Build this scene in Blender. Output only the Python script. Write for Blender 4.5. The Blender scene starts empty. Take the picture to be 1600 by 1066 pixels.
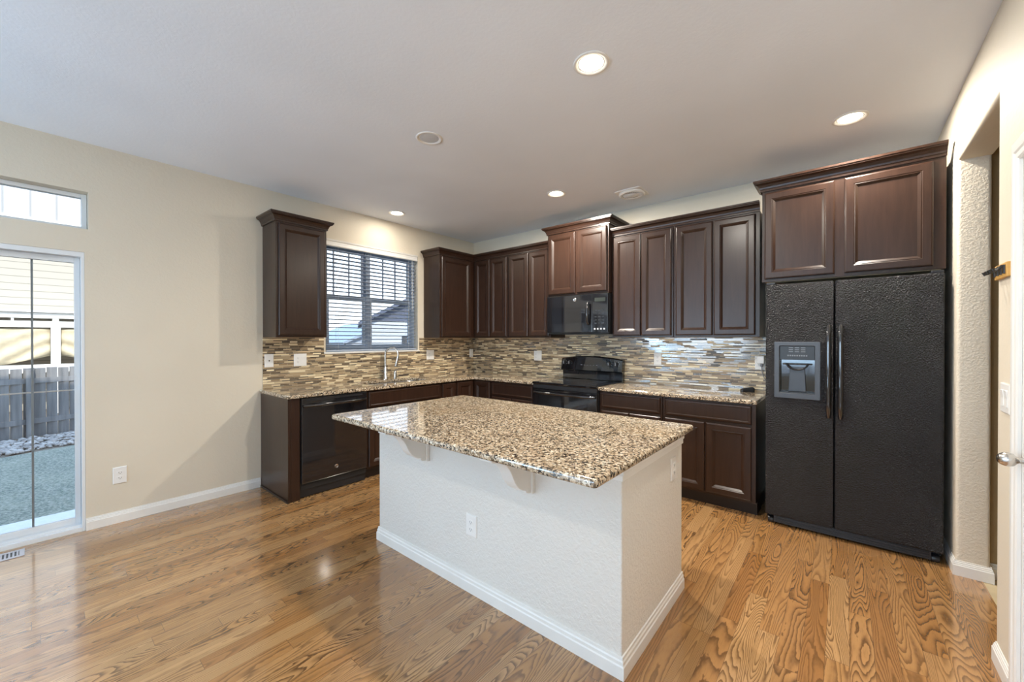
import bpy, bmesh, math, random
from mathutils import Vector, Matrix
random.seed(7)
PI = math.pi
scene = bpy.context.scene
COL = scene.collection

# ------------------------------------------------------------------ camera, world, sun, big lights, exposure
cam_d = bpy.data.cameras.new('camera')
cam_d.sensor_fit = 'HORIZONTAL'; cam_d.sensor_width = 36.0
cam_d.lens = 624.749 * 36.0 / 1600.0
cam_d.clip_start = 0.02; cam_d.clip_end = 300
cam = bpy.data.objects.new('camera', cam_d); COL.objects.link(cam)
cam.location = (4.2123, -4.1822, 1.3833)
cam.rotation_euler = (PI/2 - 0.0048, 0.0004, 0.6938)
scene.camera = cam

SKY_STRENGTH = 2.2
world = bpy.data.worlds.new('sky'); scene.world = world
world.use_nodes = True
wt = world.node_tree; wt.nodes.clear()
w_out = wt.nodes.new('ShaderNodeOutputWorld'); w_bg = wt.nodes.new('ShaderNodeBackground')
w_tc = wt.nodes.new('ShaderNodeTexCoord'); w_sep = wt.nodes.new('ShaderNodeSeparateXYZ')
w_rmp = wt.nodes.new('ShaderNodeValToRGB')
w_rmp.color_ramp.elements[0].position = 0.0; w_rmp.color_ramp.elements[0].color = (0.86, 0.93, 1.0, 1)
w_rmp.color_ramp.elements[1].position = 0.6; w_rmp.color_ramp.elements[1].color = (0.42, 0.66, 1.0, 1)
wt.links.new(w_tc.outputs['Generated'], w_sep.inputs[0]); wt.links.new(w_sep.outputs['Z'], w_rmp.inputs[0])
wt.links.new(w_rmp.outputs[0], w_bg.inputs[0]); w_bg.inputs[1].default_value = SKY_STRENGTH
wt.links.new(w_bg.outputs[0], w_out.inputs[0])

sun_d = bpy.data.lights.new('sun', 'SUN'); sun_d.energy = 3.6; sun_d.angle = math.radians(0.6)
sun_d.color = (1.0, 0.93, 0.80)
sun = bpy.data.objects.new('sun', sun_d); COL.objects.link(sun)
sun.rotation_euler = Vector((-0.80, 0.16, -0.62)).to_track_quat('-Z', 'Y').to_euler()
sun.location = (12, -3, 12)

def portal(name, loc, rot, sx, sy):
    d = bpy.data.lights.new(name, 'AREA'); d.shape = 'RECTANGLE'; d.size = sx; d.size_y = sy
    d.cycles.is_portal = True
    o = bpy.data.objects.new(name, d); COL.objects.link(o); o.location = loc; o.rotation_euler = rot
    return o
# sky portals just outside every opening (they emit nothing, they only guide the sky sampling)
portal('portal_slider', (-0.17, -4.84, 1.05), (0, -PI/2, 0), 2.0, 1.85)
portal('portal_transom', (-0.17, -4.84, 2.31), (0, -PI/2, 0), 0.3, 1.85)
portal('portal_kitchen', (-0.17, -1.60, 1.85), (0, -PI/2, 0), 1.25, 1.25)
# daylight lamps added inside the unseen rear and side windows to brighten the room
def daylight_fill(name, loc, rot, sx, sy, watts):
    d = bpy.data.lights.new(name, 'AREA'); d.shape = 'RECTANGLE'; d.size = sx; d.size_y = sy
    d.energy = watts; d.color = (0.50, 0.75, 1.0)
    o = bpy.data.objects.new(name, d); COL.objects.link(o); o.location = loc; o.rotation_euler = rot
    return o
UP = math.radians(40)      # tilts the added fill lamps upwards so they brighten the ceiling
daylight_fill('daylight_fill_rear', (1.30, -7.93, 1.45), (PI/2 + UP, 0, 0), 1.9, 1.6, 38.0)
daylight_fill('daylight_fill_rear_right', (3.60, -7.93, 1.45), (PI/2 + UP, 0, 0), 1.7, 1.6, 38.0)
daylight_fill('daylight_fill_side', (0.07, -6.90, 1.45), (0, -PI/2 - UP, 0), 1.6, 1.3, 90.0)

scene.view_settings.view_transform = 'Standard'
scene.view_settings.look = 'None'
scene.view_settings.gamma = 1.0
scene.view_settings.use_curve_mapping = False
scene.view_settings.exposure = 0.62
scene.cycles.use_denoising = True
scene.cycles.max_bounces = 12
scene.cycles.diffuse_bounces = 8
scene.cycles.glossy_bounces = 4
scene.cycles.transparent_max_bounces = 24
scene.cycles.caustics_reflective = False
scene.cycles.caustics_refractive = False
scene.cycles.sample_clamp_indirect = 6.0

# ------------------------------------------------------------------ dimensions
H = 2.80; R = 4.717; REAR = -8.0; WT = 0.15
CT = 0.911            # worktop height
UB = 1.400            # underside of wall cabinets
DOOR_Y1, DOOR_Y0, DOOR_Z = -3.935, -5.76, 2.01
TR_Z0, TR_Z1 = 2.178, 2.448
WIN_Y0, WIN_Y1, WIN_Z0, WIN_Z1 = -2.195, -1.008, 1.243, 2.452
JY = -0.713; NY = -1.545; HX = 4.852; HZ = 2.425   # opening in the right wall

# ------------------------------------------------------------------ materials
class NT:
    def __init__(s, name):
        s.m = bpy.data.materials.new(name); s.m.use_nodes = True
        s.t = s.m.node_tree; s.b = s.t.nodes['Principled BSDF']
    def n(s, typ, **kw):
        nd = s.t.nodes.new(typ)
        for k, v in kw.items(): setattr(nd, k, v)
        return nd
    def put(s, sock, v):
        if hasattr(v, 'is_linked') or hasattr(v, 'links'): s.t.links.new(v, sock)
        else: sock.default_value = v
    def math(s, op, a, b=0.0, c=None):
        nd = s.n('ShaderNodeMath', operation=op); s.put(nd.inputs[0], a); s.put(nd.inputs[1], b)
        if c is not None: s.put(nd.inputs[2], c)
        return nd.outputs[0]
    def pos(s):
        g = s.n('ShaderNodeNewGeometry'); sp = s.n('ShaderNodeSeparateXYZ'); s.t.links.new(g.outputs['Position'], sp.inputs[0])
        return sp.outputs[0], sp.outputs[1], sp.outputs[2]
    def vec(s, x, y, z):
        c = s.n('ShaderNodeCombineXYZ'); s.put(c.inputs[0], x); s.put(c.inputs[1], y); s.put(c.inputs[2], z); return c.outputs[0]
    def wn(s, v):
        nd = s.n('ShaderNodeTexWhiteNoise', noise_dimensions='3D'); s.t.links.new(v, nd.inputs['Vector']); return nd.outputs['Value']
    def noise(s, v, scale=1.0, detail=2.0, rough=0.5, dist=0.0):
        nd = s.n('ShaderNodeTexNoise'); 
        if v is not None: s.t.links.new(v, nd.inputs['Vector'])
        nd.inputs['Scale'].default_value = scale; nd.inputs['Detail'].default_value = detail
        nd.inputs['Roughness'].default_value = rough; nd.inputs['Distortion'].default_value = dist
        return nd.outputs['Fac'], nd.outputs['Color']
    def ramp(s, fac, stops, interp='LINEAR'):
        nd = s.n('ShaderNodeValToRGB'); r = nd.color_ramp; r.interpolation = interp
        while len(r.elements) < len(stops): r.elements.new(0.5)
        for e, (p, c) in zip(r.elements, stops): e.position = p; e.color = (c[0], c[1], c[2], 1)
        s.put(nd.inputs[0], fac); return nd.outputs[0]
    def mix(s, fac, a, b, typ='MIX'):
        nd = s.n('ShaderNodeMix', data_type='RGBA', blend_type=typ)
        s.put(nd.inputs[0], fac)
        for k, v in ((6, a), (7, b)):
            if isinstance(v, tuple): nd.inputs[k].default_value = (v[0], v[1], v[2], 1)
            else: s.t.links.new(v, nd.inputs[k])
        return nd.outputs[2]
    def bump(s, h, strength=0.3, dist=0.01):
        nd = s.n('ShaderNodeBump'); nd.inputs['Strength'].default_value = strength; nd.inputs['Distance'].default_value = dist
        s.t.links.new(h, nd.inputs['Height']); s.t.links.new(nd.outputs[0], s.b.inputs['Normal'])
    def set(s, **kw):
        names = dict(color='Base Color', rough='Roughness', metal='Metallic', ior='IOR', coat='Coat Weight', coat_rough='Coat Roughness', emit='Emission Color', estr='Emission Strength', spec='Specular IOR Level', coat_ior='Coat IOR')
        for k, v in kw.items():
            i = s.b.inputs[names[k]]
            if isinstance(v, tuple) and len(v) == 3: v = (v[0], v[1], v[2], 1)
            s.put(i, v)
        return s

def tc_obj(n):
    return n.n('ShaderNodeTexCoord').outputs['Object']

def simple(name, color, rough=0.5, metal=0.0, vary=0.06, nscale=6.0, bump=0.0, bscale=80.0, **kw):
    """plain surface with a faint procedural variation of its colour and optionally a fine bump"""
    n = NT(name); v = tc_obj(n)
    f, _ = n.noise(v, nscale, 3)
    lo = tuple(max(0, c*(1-vary)) for c in color); hi = tuple(min(1, c*(1+vary)) for c in color)
    n.set(color=n.ramp(f, [(0.3, lo), (0.7, hi)]), rough=rough, metal=metal, **kw)
    if bump:
        b, _ = n.noise(v, bscale, 3); n.bump(b, bump, 0.004)
    return n.m

def plaster(name, color, bump=0.25, scale=55.0, rough=0.6):
    n = NT(name); v = tc_obj(n)
    f, _ = n.noise(v, 1.3, 2)
    n.set(color=n.ramp(f, [(0.3, tuple(c*0.97 for c in color)), (0.7, tuple(min(1, c*1.03) for c in color))]), rough=rough, spec=0.3)
    a, _ = n.noise(v, scale, 2, 0.5, 0.6); c, _ = n.noise(v, scale*2.6, 2)
    h = n.math('ADD', n.ramp(a, [(0.42, (0, 0, 0)), (0.6, (1, 1, 1))]), n.math('MULTIPLY', c, 0.4))
    n.bump(h, bump, 0.004)
    return n.m

def glass_mat(name, tint=(1, 1, 1), refl=0.06):
    n = NT(name); t = n.t
    t.nodes.remove(n.b)
    out = [x for x in t.nodes if x.type == 'OUTPUT_MATERIAL'][0]
    tr = n.n('ShaderNodeBsdfTransparent'); tr.inputs[0].default_value = (*tint, 1)
    gl = n.n('ShaderNodeBsdfGlossy'); gl.inputs['Roughness'].default_value = 0.0
    fr = n.n('ShaderNodeFresnel'); fr.inputs[0].default_value = 1.4
    mx = n.n('ShaderNodeMixShader')
    t.links.new(fr.outputs[0], mx.inputs[0]); t.links.new(tr.outputs[0], mx.inputs[1]); t.links.new(gl.outputs[0], mx.inputs[2])
    t.links.new(mx.outputs[0], out.inputs[0])
    return n.m

M = {}
M['wall'] = plaster('beige wall paint', (0.69, 0.625, 0.515), 0.10, 45)
M['wall_tex'] = plaster('textured beige wall paint', (0.70, 0.63, 0.52), 0.32, 80)
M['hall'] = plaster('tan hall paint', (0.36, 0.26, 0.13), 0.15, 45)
M['ceiling'] = plaster('white ceiling paint', (0.84, 0.885, 0.965), 0.06, 50)
M['island_wall'] = plaster('off white island plaster', (0.72, 0.70, 0.66), 0.33, 60)
M['trim'] = simple('white trim paint', (0.80, 0.79, 0.76), 0.35, vary=0.02)
M['vinyl'] = simple('white vinyl', (0.74, 0.76, 0.78), 0.35, vary=0.02)
M['muntin'] = simple('grey window bar', (0.30, 0.37, 0.44), 0.4)
M['plate'] = simple('white plastic plate', (0.82, 0.81, 0.79), 0.3, vary=0.02)
M['slot'] = simple('dark slot', (0.05, 0.05, 0.05), 0.5)
M['blind'] = simple('backlit shade tinted blind slats', (0.36, 0.42, 0.52), 0.4, vary=0.02)  # pale slats, their dark backlit shade is put into the base colour
M['cord'] = simple('white cord', (0.75, 0.75, 0.74), 0.7)
M['black_gloss'] = simple('black gloss enamel', (0.010, 0.010, 0.012), 0.06, vary=0.0, coat=0.3, ior=1.75)
M['black_glass'] = simple('black glass', (0.006, 0.006, 0.008), 0.03, vary=0.0, ior=1.8)
M['black_satin'] = simple('black satin plastic', (0.018, 0.018, 0.02), 0.35, vary=0.05)
M['black_matte'] = simple('black matte plastic', (0.012, 0.012, 0.012), 0.6)
M['grey_print'] = simple('pale grey print', (0.55, 0.57, 0.6), 0.5)
M['dark_print'] = simple('dim grey print', (0.22, 0.23, 0.25), 0.5)
M['steel'] = simple('brushed nickel', (0.62, 0.60, 0.57), 0.25, 1.0, vary=0.04)
M['chrome'] = simple('polished badge metal', (0.8, 0.8, 0.82), 0.15, 1.0, vary=0.02)
M['bezel'] = simple('grey dispenser bezel', (0.055, 0.060, 0.072), 0.35)
M['lcd'] = simple('dim display', (0.03, 0.035, 0.03), 0.2)
M['vinyl_backlit'] = simple('backlit shade tinted vinyl', (0.36, 0.44, 0.56), 0.4)  # kitchen frame and sashes: white vinyl with backlit shade painted into the colour
M['glass'] = glass_mat('window glass')
M['hookwood'] = simple('yellow pine board', (0.62, 0.36, 0.10), 0.5, vary=0.15, nscale=30)
M['iron'] = simple('black iron', (0.02, 0.018, 0.016), 0.45)
M['burner'] = simple('grey burner ring', (0.06, 0.06, 0.07), 0.15)
M['concrete'] = simple('pale concrete', (0.62, 0.63, 0.64), 0.9, nscale=20)
M['vent_metal'] = simple('floor register metal', (0.55, 0.54, 0.58), 0.4)

def espresso():
    n = NT('espresso stained wood'); v = tc_obj(n)
    mp = n.n('ShaderNodeMapping'); mp.inputs['Scale'].default_value = (9, 9, 0.9); n.t.links.new(v, mp.inputs[0])
    f, _ = n.noise(mp.outputs[0], 4.0, 5, 0.6, 0.4)
    n.set(color=n.ramp(f, [(0.3, (0.024, 0.0110, 0.0068)), (0.7, (0.038, 0.0180, 0.0110))]), rough=0.36, coat=0.40, coat_rough=0.24, ior=1.3)
    b, _ = n.noise(mp.outputs[0], 12.0, 3); n.bump(b, 0.03, 0.002)
    return n.m
M['espresso'] = espresso()
M['toe'] = simple('dark toe kick', (0.016, 0.009, 0.007), 0.5)
M['underside'] = simple('raw maple cabinet bottom', (0.58, 0.42, 0.24), 0.5)

def granite():
    n = NT('speckled granite'); v = tc_obj(n)
    _, nc = n.noise(v, 70.0, 2)
    add = n.n('ShaderNodeVectorMath', operation='MULTIPLY_ADD'); n.t.links.new(nc, add.inputs[0])
    add.inputs[1].default_value = (0.016, 0.016, 0.016); n.t.links.new(v, add.inputs[2])
    vo = n.n('ShaderNodeTexVoronoi', feature='F1'); vo.inputs['Scale'].default_value = 130.0
    n.t.links.new(add.outputs[0], vo.inputs['Vector'])
    sp = n.n('ShaderNodeSeparateColor'); n.t.links.new(vo.outputs['Color'], sp.inputs[0])
    base = n.ramp(sp.outputs[0], [(0.0, (0.020, 0.018, 0.016)), (0.13, (0.10, 0.078, 0.058)), (0.28, (0.27, 0.205, 0.14)),
                                  (0.48, (0.43, 0.34, 0.24)), (0.68, (0.58, 0.49, 0.37)), (0.88, (0.72, 0.66, 0.56))], 'CONSTANT')
    f, _ = n.noise(v, 260.0, 2)
    c = n.mix(0.25, base, n.ramp(f, [(0.35, (0.05, 0.04, 0.03)), (0.65, (0.75, 0.65, 0.5))]), 'OVERLAY')
    n.set(color=c, rough=0.07, ior=1.55, coat=0.4, coat_rough=0.02)
    return n.m
M['granite'] = granite()

def mosaic():
    n = NT('glass and stone strip mosaic'); x, y, z = n.pos()
    # courses alternate between a tall and a thin strip
    u = n.math('SUBTRACT', x, y); h = 0.0245; cutz = 0.62
    zr = n.math('DIVIDE', z, h); fr_ = n.math('FRACT', zr); thin = n.math('GREATER_THAN', fr_, cutz)
    row = n.math('ADD', n.math('MULTIPLY', n.math('FLOOR', zr), 2.0), thin)
    fz = n.math('SUBTRACT', fr_, n.math('MULTIPLY', thin, cutz))
    rr = n.wn(n.vec(row, 3.1, 0)); rr2 = n.wn(n.vec(row, 8.7, 0))
    L = n.math('MULTIPLY_ADD', rr2, 0.05, 0.125)
    t = n.math('ADD', n.math('DIVIDE', u, L), n.math('MULTIPLY', rr, 11.0))
    cell = n.math('FLOOR', t); ft = n.math('FRACT', t)
    sp = n.wn(n.vec(row, cell, 5.0))
    split = n.math('GREATER_THAN', sp, 0.42)
    cut = n.math('MULTIPLY_ADD', sp, 0.3, 0.28)
    half = n.math('MULTIPLY', split, n.math('GREATER_THAN', ft, cut))
    idr = n.wn(n.vec(row, n.math('ADD', cell, n.math('MULTIPLY', half, 0.37)), 1.0))
    idv = n.math('MULTIPLY_ADD', idr, n.math('MULTIPLY_ADD', thin, -0.08, 0.86), n.math('MULTIPLY_ADD', thin, -0.14, 0.14))
    tone = n.wn(n.vec(n.math('ADD', cell, n.math('MULTIPLY', half, 0.37)), row, 9.0))
    col = n.ramp(idv, [(0.0, (0.053, 0.038, 0.028)), (0.18, (0.127, 0.090, 0.055)), (0.34, (0.306, 0.217, 0.126)), (0.52, (0.433, 0.325, 0.192)),
                       (0.68, (0.637, 0.505, 0.315)), (0.84, (0.866, 0.734, 0.487))], 'CONSTANT')
    # grout: thin pale lines at the row and tile ends
    g1 = n.math('LESS_THAN', fz, 0.06)
    dt = n.math('MULTIPLY', n.math('MINIMUM', ft, n.math('SUBTRACT', 1.0, ft)), L)
    g2 = n.math('LESS_THAN', dt, 0.0008)
    g3 = n.math('MULTIPLY', split, n.math('LESS_THAN', n.math('ABSOLUTE', n.math('MULTIPLY', n.math('SUBTRACT', ft, cut), L)), 0.0008))
    g = n.math('MAXIMUM', g1, n.math('MAXIMUM', g2, g3))
    n.set(color=n.mix(g, col, (0.52, 0.45, 0.34)))
    glassy = n.math('GREATER_THAN', tone, 0.45)
    rg = n.math('ADD', n.math('MULTIPLY', glassy, -0.22), 0.34)
    n.set(rough=n.math('MAXIMUM', rg, n.math('MULTIPLY', g, 0.7)), ior=n.math('ADD', 1.5, n.math('MULTIPLY', glassy, 0.5)))
    n.bump(n.math('ADD', n.math('SUBTRACT', 1.0, g), n.math('MULTIPLY', tone, 0.2)), 0.25, 0.002)
    return n.m
M['mosaic'] = mosaic()

def oak():
    n = NT('oak strip floor'); x, y, z = n.pos(); W = 0.083
    px = n.math('DIVIDE', x, W); i = n.math('FLOOR', px); fx = n.math('FRACT', px)
    r1 = n.wn(n.vec(i, 1.7, 0)); r1b = n.wn(n.vec(i, 4.7, 0))
    L = n.math('MULTIPLY_ADD', r1b, 0.7, 0.75)
    py = n.math('ADD', n.math('DIVIDE', y, L), n.math('MULTIPLY', r1, 9.0))
    j = n.math('FLOOR', py); fy = n.math('FRACT', py)
    r2 = n.wn(n.vec(i, j, 2.0)); r3 = n.wn(n.vec(i, j, 7.0)); r4 = n.wn(n.vec(i, j, 12.0))
    # stretched noise whose contour lines make the cathedral grain of plain sawn oak
    gx = n.math('MULTIPLY_ADD', x, n.math('MULTIPLY_ADD', r4, 7.0, 7.0), n.math('MULTIPLY', r2, 31.0))
    gy = n.math('MULTIPLY_ADD', y, n.math('MULTIPLY_ADD', r3, 1.0, 0.55), n.math('MULTIPLY', r3, 17.0))
    v = n.vec(gx, gy, n.math('MULTIPLY', r4, 23.0))
    f, _ = n.noise(v, 1.0, 1.2, 0.35, 0.1)
    wob, _ = n.noise(n.vec(n.math('MULTIPLY', x, 75.0), n.math('MULTIPLY', y, 22.0), 0.0), 1.0, 2)
    ph = n.math('MULTIPLY_ADD', f, n.math('MULTIPLY_ADD', r2, 14.0, 20.0), n.math('MULTIPLY', wob, 0.55))
    saw = n.math('FRACT', ph)
    line = n.math('MULTIPLY', n.math('POWER', saw, 2.6), n.math('SUBTRACT', 1.0, n.math('POWER', saw, 14.0)))
    pore, _ = n.noise(n.vec(n.math('MULTIPLY', x, 420.0), n.math('MULTIPLY', y, 14.0), 0.0), 1.0, 2)
    tone = n.ramp(r2, [(0.0, (0.40, 0.197, 0.066)), (0.3, (0.465, 0.247, 0.093)), (0.6, (0.335, 0.155, 0.048)), (0.8, (0.52, 0.30, 0.128)), (1.0, (0.42, 0.215, 0.075))])
    amt = n.math('MULTIPLY_ADD', r3, 0.65, 0.80)
    c = n.mix(n.math('MULTIPLY', line, amt), tone, (0.070, 0.028, 0.008))
    c = n.mix(n.math('MULTIPLY', n.ramp(pore, [(0.55, (0, 0, 0)), (0.72, (1, 1, 1))]), 0.32), c, (0.15, 0.075, 0.032))
    dx = n.math('MULTIPLY', n.math('MINIMUM', fx, n.math('SUBTRACT', 1.0, fx)), W)
    dy = n.math('MULTIPLY', n.math('MINIMUM', fy, n.math('SUBTRACT', 1.0, fy)), L)
    gap = n.math('MAXIMUM', n.math('LESS_THAN', dx, 0.0007), n.math('LESS_THAN', dy, 0.0009))
    c = n.mix(n.math('MULTIPLY', gap, 0.7), c, (0.09, 0.045, 0.02))
    wear, _ = n.noise(n.vec(n.math('MULTIPLY', x, 1.4), n.math('MULTIPLY', y, 0.8), 3.0), 1.0, 3)
    n.set(color=c, rough=n.math('MULTIPLY_ADD', wear, 0.12, 0.20), ior=1.5, coat=1.0, coat_rough=0.11, coat_ior=1.65)
    n.bump(n.math('SUBTRACT', n.math('MULTIPLY', line, -0.3), gap), 0.12, 0.002)
    return n.m
M['oak'] = oak()

def fridge_skin():
    n = NT('pebbled black enamel'); v = tc_obj(n)
    vo = n.n('ShaderNodeTexVoronoi', feature='SMOOTH_F1'); vo.inputs['Scale'].default_value = 150.0; n.t.links.new(v, vo.inputs['Vector'])
    f, _ = n.noise(v, 150.0, 2, 0.6, 1.0)
    n.set(color=(0.008, 0.008, 0.010), rough=0.24, ior=1.42)
    n.bump(n.math('ADD', vo.outputs['Distance'], f), 0.9, 0.006)
    return n.m
M['fridge'] = fridge_skin()

def emit(name, color, strength):
    n = NT(name); f, _ = n.noise(tc_obj(n), 5.0, 1)
    n.set(color=(0.9, 0.88, 0.8), emit=color, estr=n.math('MULTIPLY_ADD', f, 0.1*strength, 0.95*strength)); return n.m
M['lamp'] = emit('lit lamp lens', (1.0, 0.88, 0.66), 9.0)
M['lamp_off'] = simple('unlit lamp lens', (0.60, 0.62, 0.66), 0.25)

# outdoor materials
def siding(name, color, step, axis='z'):
    n = NT(name); x, y, z = n.pos()
    f = n.math('FRACT', n.math('DIVIDE', z if axis == 'z' else y, step))
    n.set(color=n.mix(n.math('LESS_THAN', f, 0.09), color, tuple(c*0.55 for c in color)), rough=0.7)
    n.bump(f, 0.5, 0.02); return n.m
M['siding'] = siding('cream lap siding', (0.36, 0.325, 0.265), 0.17)
M['batten'] = siding('white board and batten', (0.46, 0.46, 0.455), 0.42, 'y')
def lawn_mat():
    n = NT('shaded lawn grass'); v = tc_obj(n)
    a, _ = n.noise(v, 2.2, 4); b, _ = n.noise(v, 38.0, 5, 0.75)
    c = n.mix(n.ramp(b, [(0.38, (0, 0, 0)), (0.66, (1, 1, 1))]), n.ramp(a, [(0.35, (0.05, 0.085, 0.07)), (0.65, (0.14, 0.17, 0.13))]), (0.36, 0.36, 0.31))
    n.set(color=c, rough=0.9); n.bump(b, 0.6, 0.03); return n.m
M['grass'] = lawn_mat()
def fence_mat():
    n = NT('weathered grey cedar'); x, y, z = n.pos()
    f, _ = n.noise(n.vec(n.math('MULTIPLY', x, 6.0), n.math('MULTIPLY', y, 14.0), n.math('MULTIPLY', z, 1.2)), 1.0, 4)
    n.set(color=n.ramp(f, [(0.3, (0.10, 0.105, 0.115)), (0.7, (0.22, 0.22, 0.225))]), rough=0.85); return n.m
M['fence'] = fence_mat()
M['pebble'] = simple('pale river pebble', (0.34, 0.31, 0.29), 0.8, vary=0.45, nscale=7)
M['canvas'] = simple('beige canvas', (0.50, 0.43, 0.30), 0.85, vary=0.12)
M['white_beam'] = simple('white painted beam', (0.78, 0.77, 0.74), 0.6, vary=0.03)
M['roof'] = siding('dark blue grey shingles', (0.07, 0.085, 0.13), 0.2)
M['pale_roof'] = siding('pale grey blue shingles', (0.24, 0.29, 0.36), 0.2)
M['pale_house'] = siding('pale blue grey siding', (0.42, 0.46, 0.52), 0.2)
M['dark_window'] = simple('dark window pane', (0.03, 0.035, 0.045), 0.1)
M['tile_floor'] = simple('beige hall tile', (0.55, 0.45, 0.28), 0.4, vary=0.12)
M['soil'] = simple('bare soil', (0.16, 0.13, 0.10), 0.95, vary=0.2)

# ------------------------------------------------------------------ mesh building
OFF = {}     # world position of every object's origin
class MB:
    def __init__(s): s.v = []; s.f = []
    def add(s, vs, fs):
        k = len(s.v); s.v += [tuple(p) for p in vs]; s.f += [tuple(i + k for i in f) for f in fs]; return s
    def box(s, x0, y0, z0, x1, y1, z1):
        x0, x1 = min(x0, x1), max(x0, x1); y0, y1 = min(y0, y1), max(y0, y1); z0, z1 = min(z0, z1), max(z0, z1)
        return s.add([(x0, y0, z0), (x1, y0, z0), (x1, y1, z0), (x0, y1, z0), (x0, y0, z1), (x1, y0, z1), (x1, y1, z1), (x0, y1, z1)],
                     [(0, 3, 2, 1), (4, 5, 6, 7), (0, 1, 5, 4), (1, 2, 6, 5), (2, 3, 7, 6), (3, 0, 4, 7)])
    def rings(s, rs, cap0=True, cap1=True, closed=True):
        """loft through loops of equal length"""
        n = len(rs[0]); vs = [p for r in rs for p in r]; fs = []
        for a in range(len(rs) - 1):
            for i in range(n if closed else n - 1):
                j = (i + 1) % n
                fs.append((a*n + i, a*n + j, (a+1)*n + j, (a+1)*n + i))
        if cap0: fs.append(tuple(range(n - 1, -1, -1)))
        if cap1: fs.append(tuple((len(rs)-1)*n + i for i in range(n)))
        return s.add(vs, fs)
    def lathe(s, prof, c, axis='z', seg=32, cap0=False, cap1=False):
        rs = []
        for r, h in prof:
            ring = []
            for k in range(seg):
                a = 2*PI*k/seg; p, q = r*math.cos(a), r*math.sin(a)
                if axis == 'z': ring.append((c[0]+p, c[1]+q, c[2]+h))
                elif axis == 'y': ring.append((c[0]+p, c[1]+h, c[2]+q))
                else: ring.append((c[0]+h, c[1]+p, c[2]+q))
            rs.append(ring)
        return s.rings(rs, cap0, cap1)
    def tube(s, pts, r, seg=12, caps=True):
        P = [Vector(p) for p in pts]; rs = []; nrm = None
        for i, p in enumerate(P):
            t = (P[min(i+1, len(P)-1)] - P[max(i-1, 0)]).normalized()
            if nrm is None:
                nrm = t.orthogonal().normalized()
            else:
                nrm = (nrm - t*nrm.dot(t)).normalized()
            b = t.cross(nrm); rad = r[i] if isinstance(r, (list, tuple)) else r
            rs.append([tuple(p + (nrm*math.cos(2*PI*k/seg) + b*math.sin(2*PI*k/seg))*rad) for k in range(seg)])
        return s.rings(rs, caps, caps)
    def prism(s, poly, axis, a0, a1):
        """polygon extruded along an axis; poly in the other two axes (cyclic xyz order without the axis)"""
        def P(p, a):
            if axis == 'z': return (p[0], p[1], a)
            if axis == 'y': return (p[0], a, p[1])
            return (a, p[0], p[1])
        n = len(poly)
        return s.rings([[P(p, a0) for p in poly], [P(p, a1) for p in poly]])
    def sweep(s, path, prof, z0, closed=False):
        """profile (out, up) swept along a plan path with mitred corners; out = right hand side of travel"""
        n = len(path); rs = []
        def nor(a, b):
            d = Vector((b[0]-a[0], b[1]-a[1])).normalized(); return Vector((d.y, -d.x))
        for i, p in enumerate(path):
            prv = path[i-1] if (i > 0 or closed) else None
            nxt = path[(i+1) % n] if (i < n-1 or closed) else None
            if prv is None: m = nor(p, nxt)
            elif nxt is None: m = nor(prv, p)
            else:
                a, b = nor(prv, p), nor(p, nxt); m = (a + b); m = m / max(0.2, m.dot(a))
            rs.append([(p[0] + m.x*o, p[1] + m.y*o, z0 + u) for o, u in prof])
        if closed: rs.append(rs[0]); return s.rings(rs, False, False)
        return s.rings(rs)
    def build(s, name, mat, parent=None, bevel=0.0, smooth=False, seg=2, angle=40):
        me = bpy.data.meshes.new(name)
        off = OFF.get(parent, Vector((0, 0, 0))) if parent is not None else Vector((0, 0, 0))
        me.from_pydata([tuple(Vector(p) - off) for p in s.v], [], s.f); me.update()
        bm = bmesh.new(); bm.from_mesh(me); bmesh.ops.recalc_face_normals(bm, faces=bm.faces[:])
        if smooth:
            for f in bm.faces: f.smooth = True
            for e in bm.edges:
                if len(e.link_faces) == 2 and e.calc_face_angle(0) > math.radians(angle): e.smooth = False
        bm.to_mesh(me); bm.free()
        me.materials.append(mat)
        o = bpy.data.objects.new(name, me); COL.objects.link(o)
        if parent is not None: o.parent = parent
        OFF[o] = off.copy()
        if bevel:
            md = o.modifiers.new('bevel', 'BEVEL'); md.width = bevel; md.segments = seg; md.limit_method = 'ANGLE'; md.angle_limit = math.radians(35)
        return o

def box(name, mat, parent, a, b, bevel=0.0):
    return MB().box(*a, *b).build(name, mat, parent, bevel)

def thing(name, label, cat, loc=(0, 0, 0), group=None, rz=0.0):
    o = bpy.data.objects.new(name, None); COL.objects.link(o); o.empty_display_size = 0.1
    o.location = loc; o.rotation_euler = (0, 0, rz); o['label'] = label; o['category'] = cat
    if group: o['group'] = group
    OFF[o] = Vector(loc) if rz == 0 else Vector((0, 0, 0))
    return o
def tag(o, label, cat, group=None, kind=None):
    o['label'] = label; o['category'] = cat
    if group: o['group'] = group
    if kind: o['kind'] = kind
    return o
def struct(o, label=None):
    o['kind'] = 'structure'
    if label: o['label'] = label
    return o
def local_thing(name, label, cat, group=None):
    """a thing modelled around the origin, placed afterwards"""
    return thing(name, label, cat, (0, 0, 0), group)
def place(o, loc, rz=0.0): o.location = loc; o.rotation_euler = (0, 0, rz); return o
def copy_tree(o, parent=None):
    c = o.copy(); COL.objects.link(c)
    if parent is not None: c.parent = parent; c.matrix_parent_inverse = o.matrix_parent_inverse.copy()
    for ch in [q for q in bpy.data.objects if q.parent == o]: copy_tree(ch, c)
    return c
def dup(o, label, loc, rz=0.0):
    c = copy_tree(o); c['label'] = label; return place(c, loc, rz)

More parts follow.
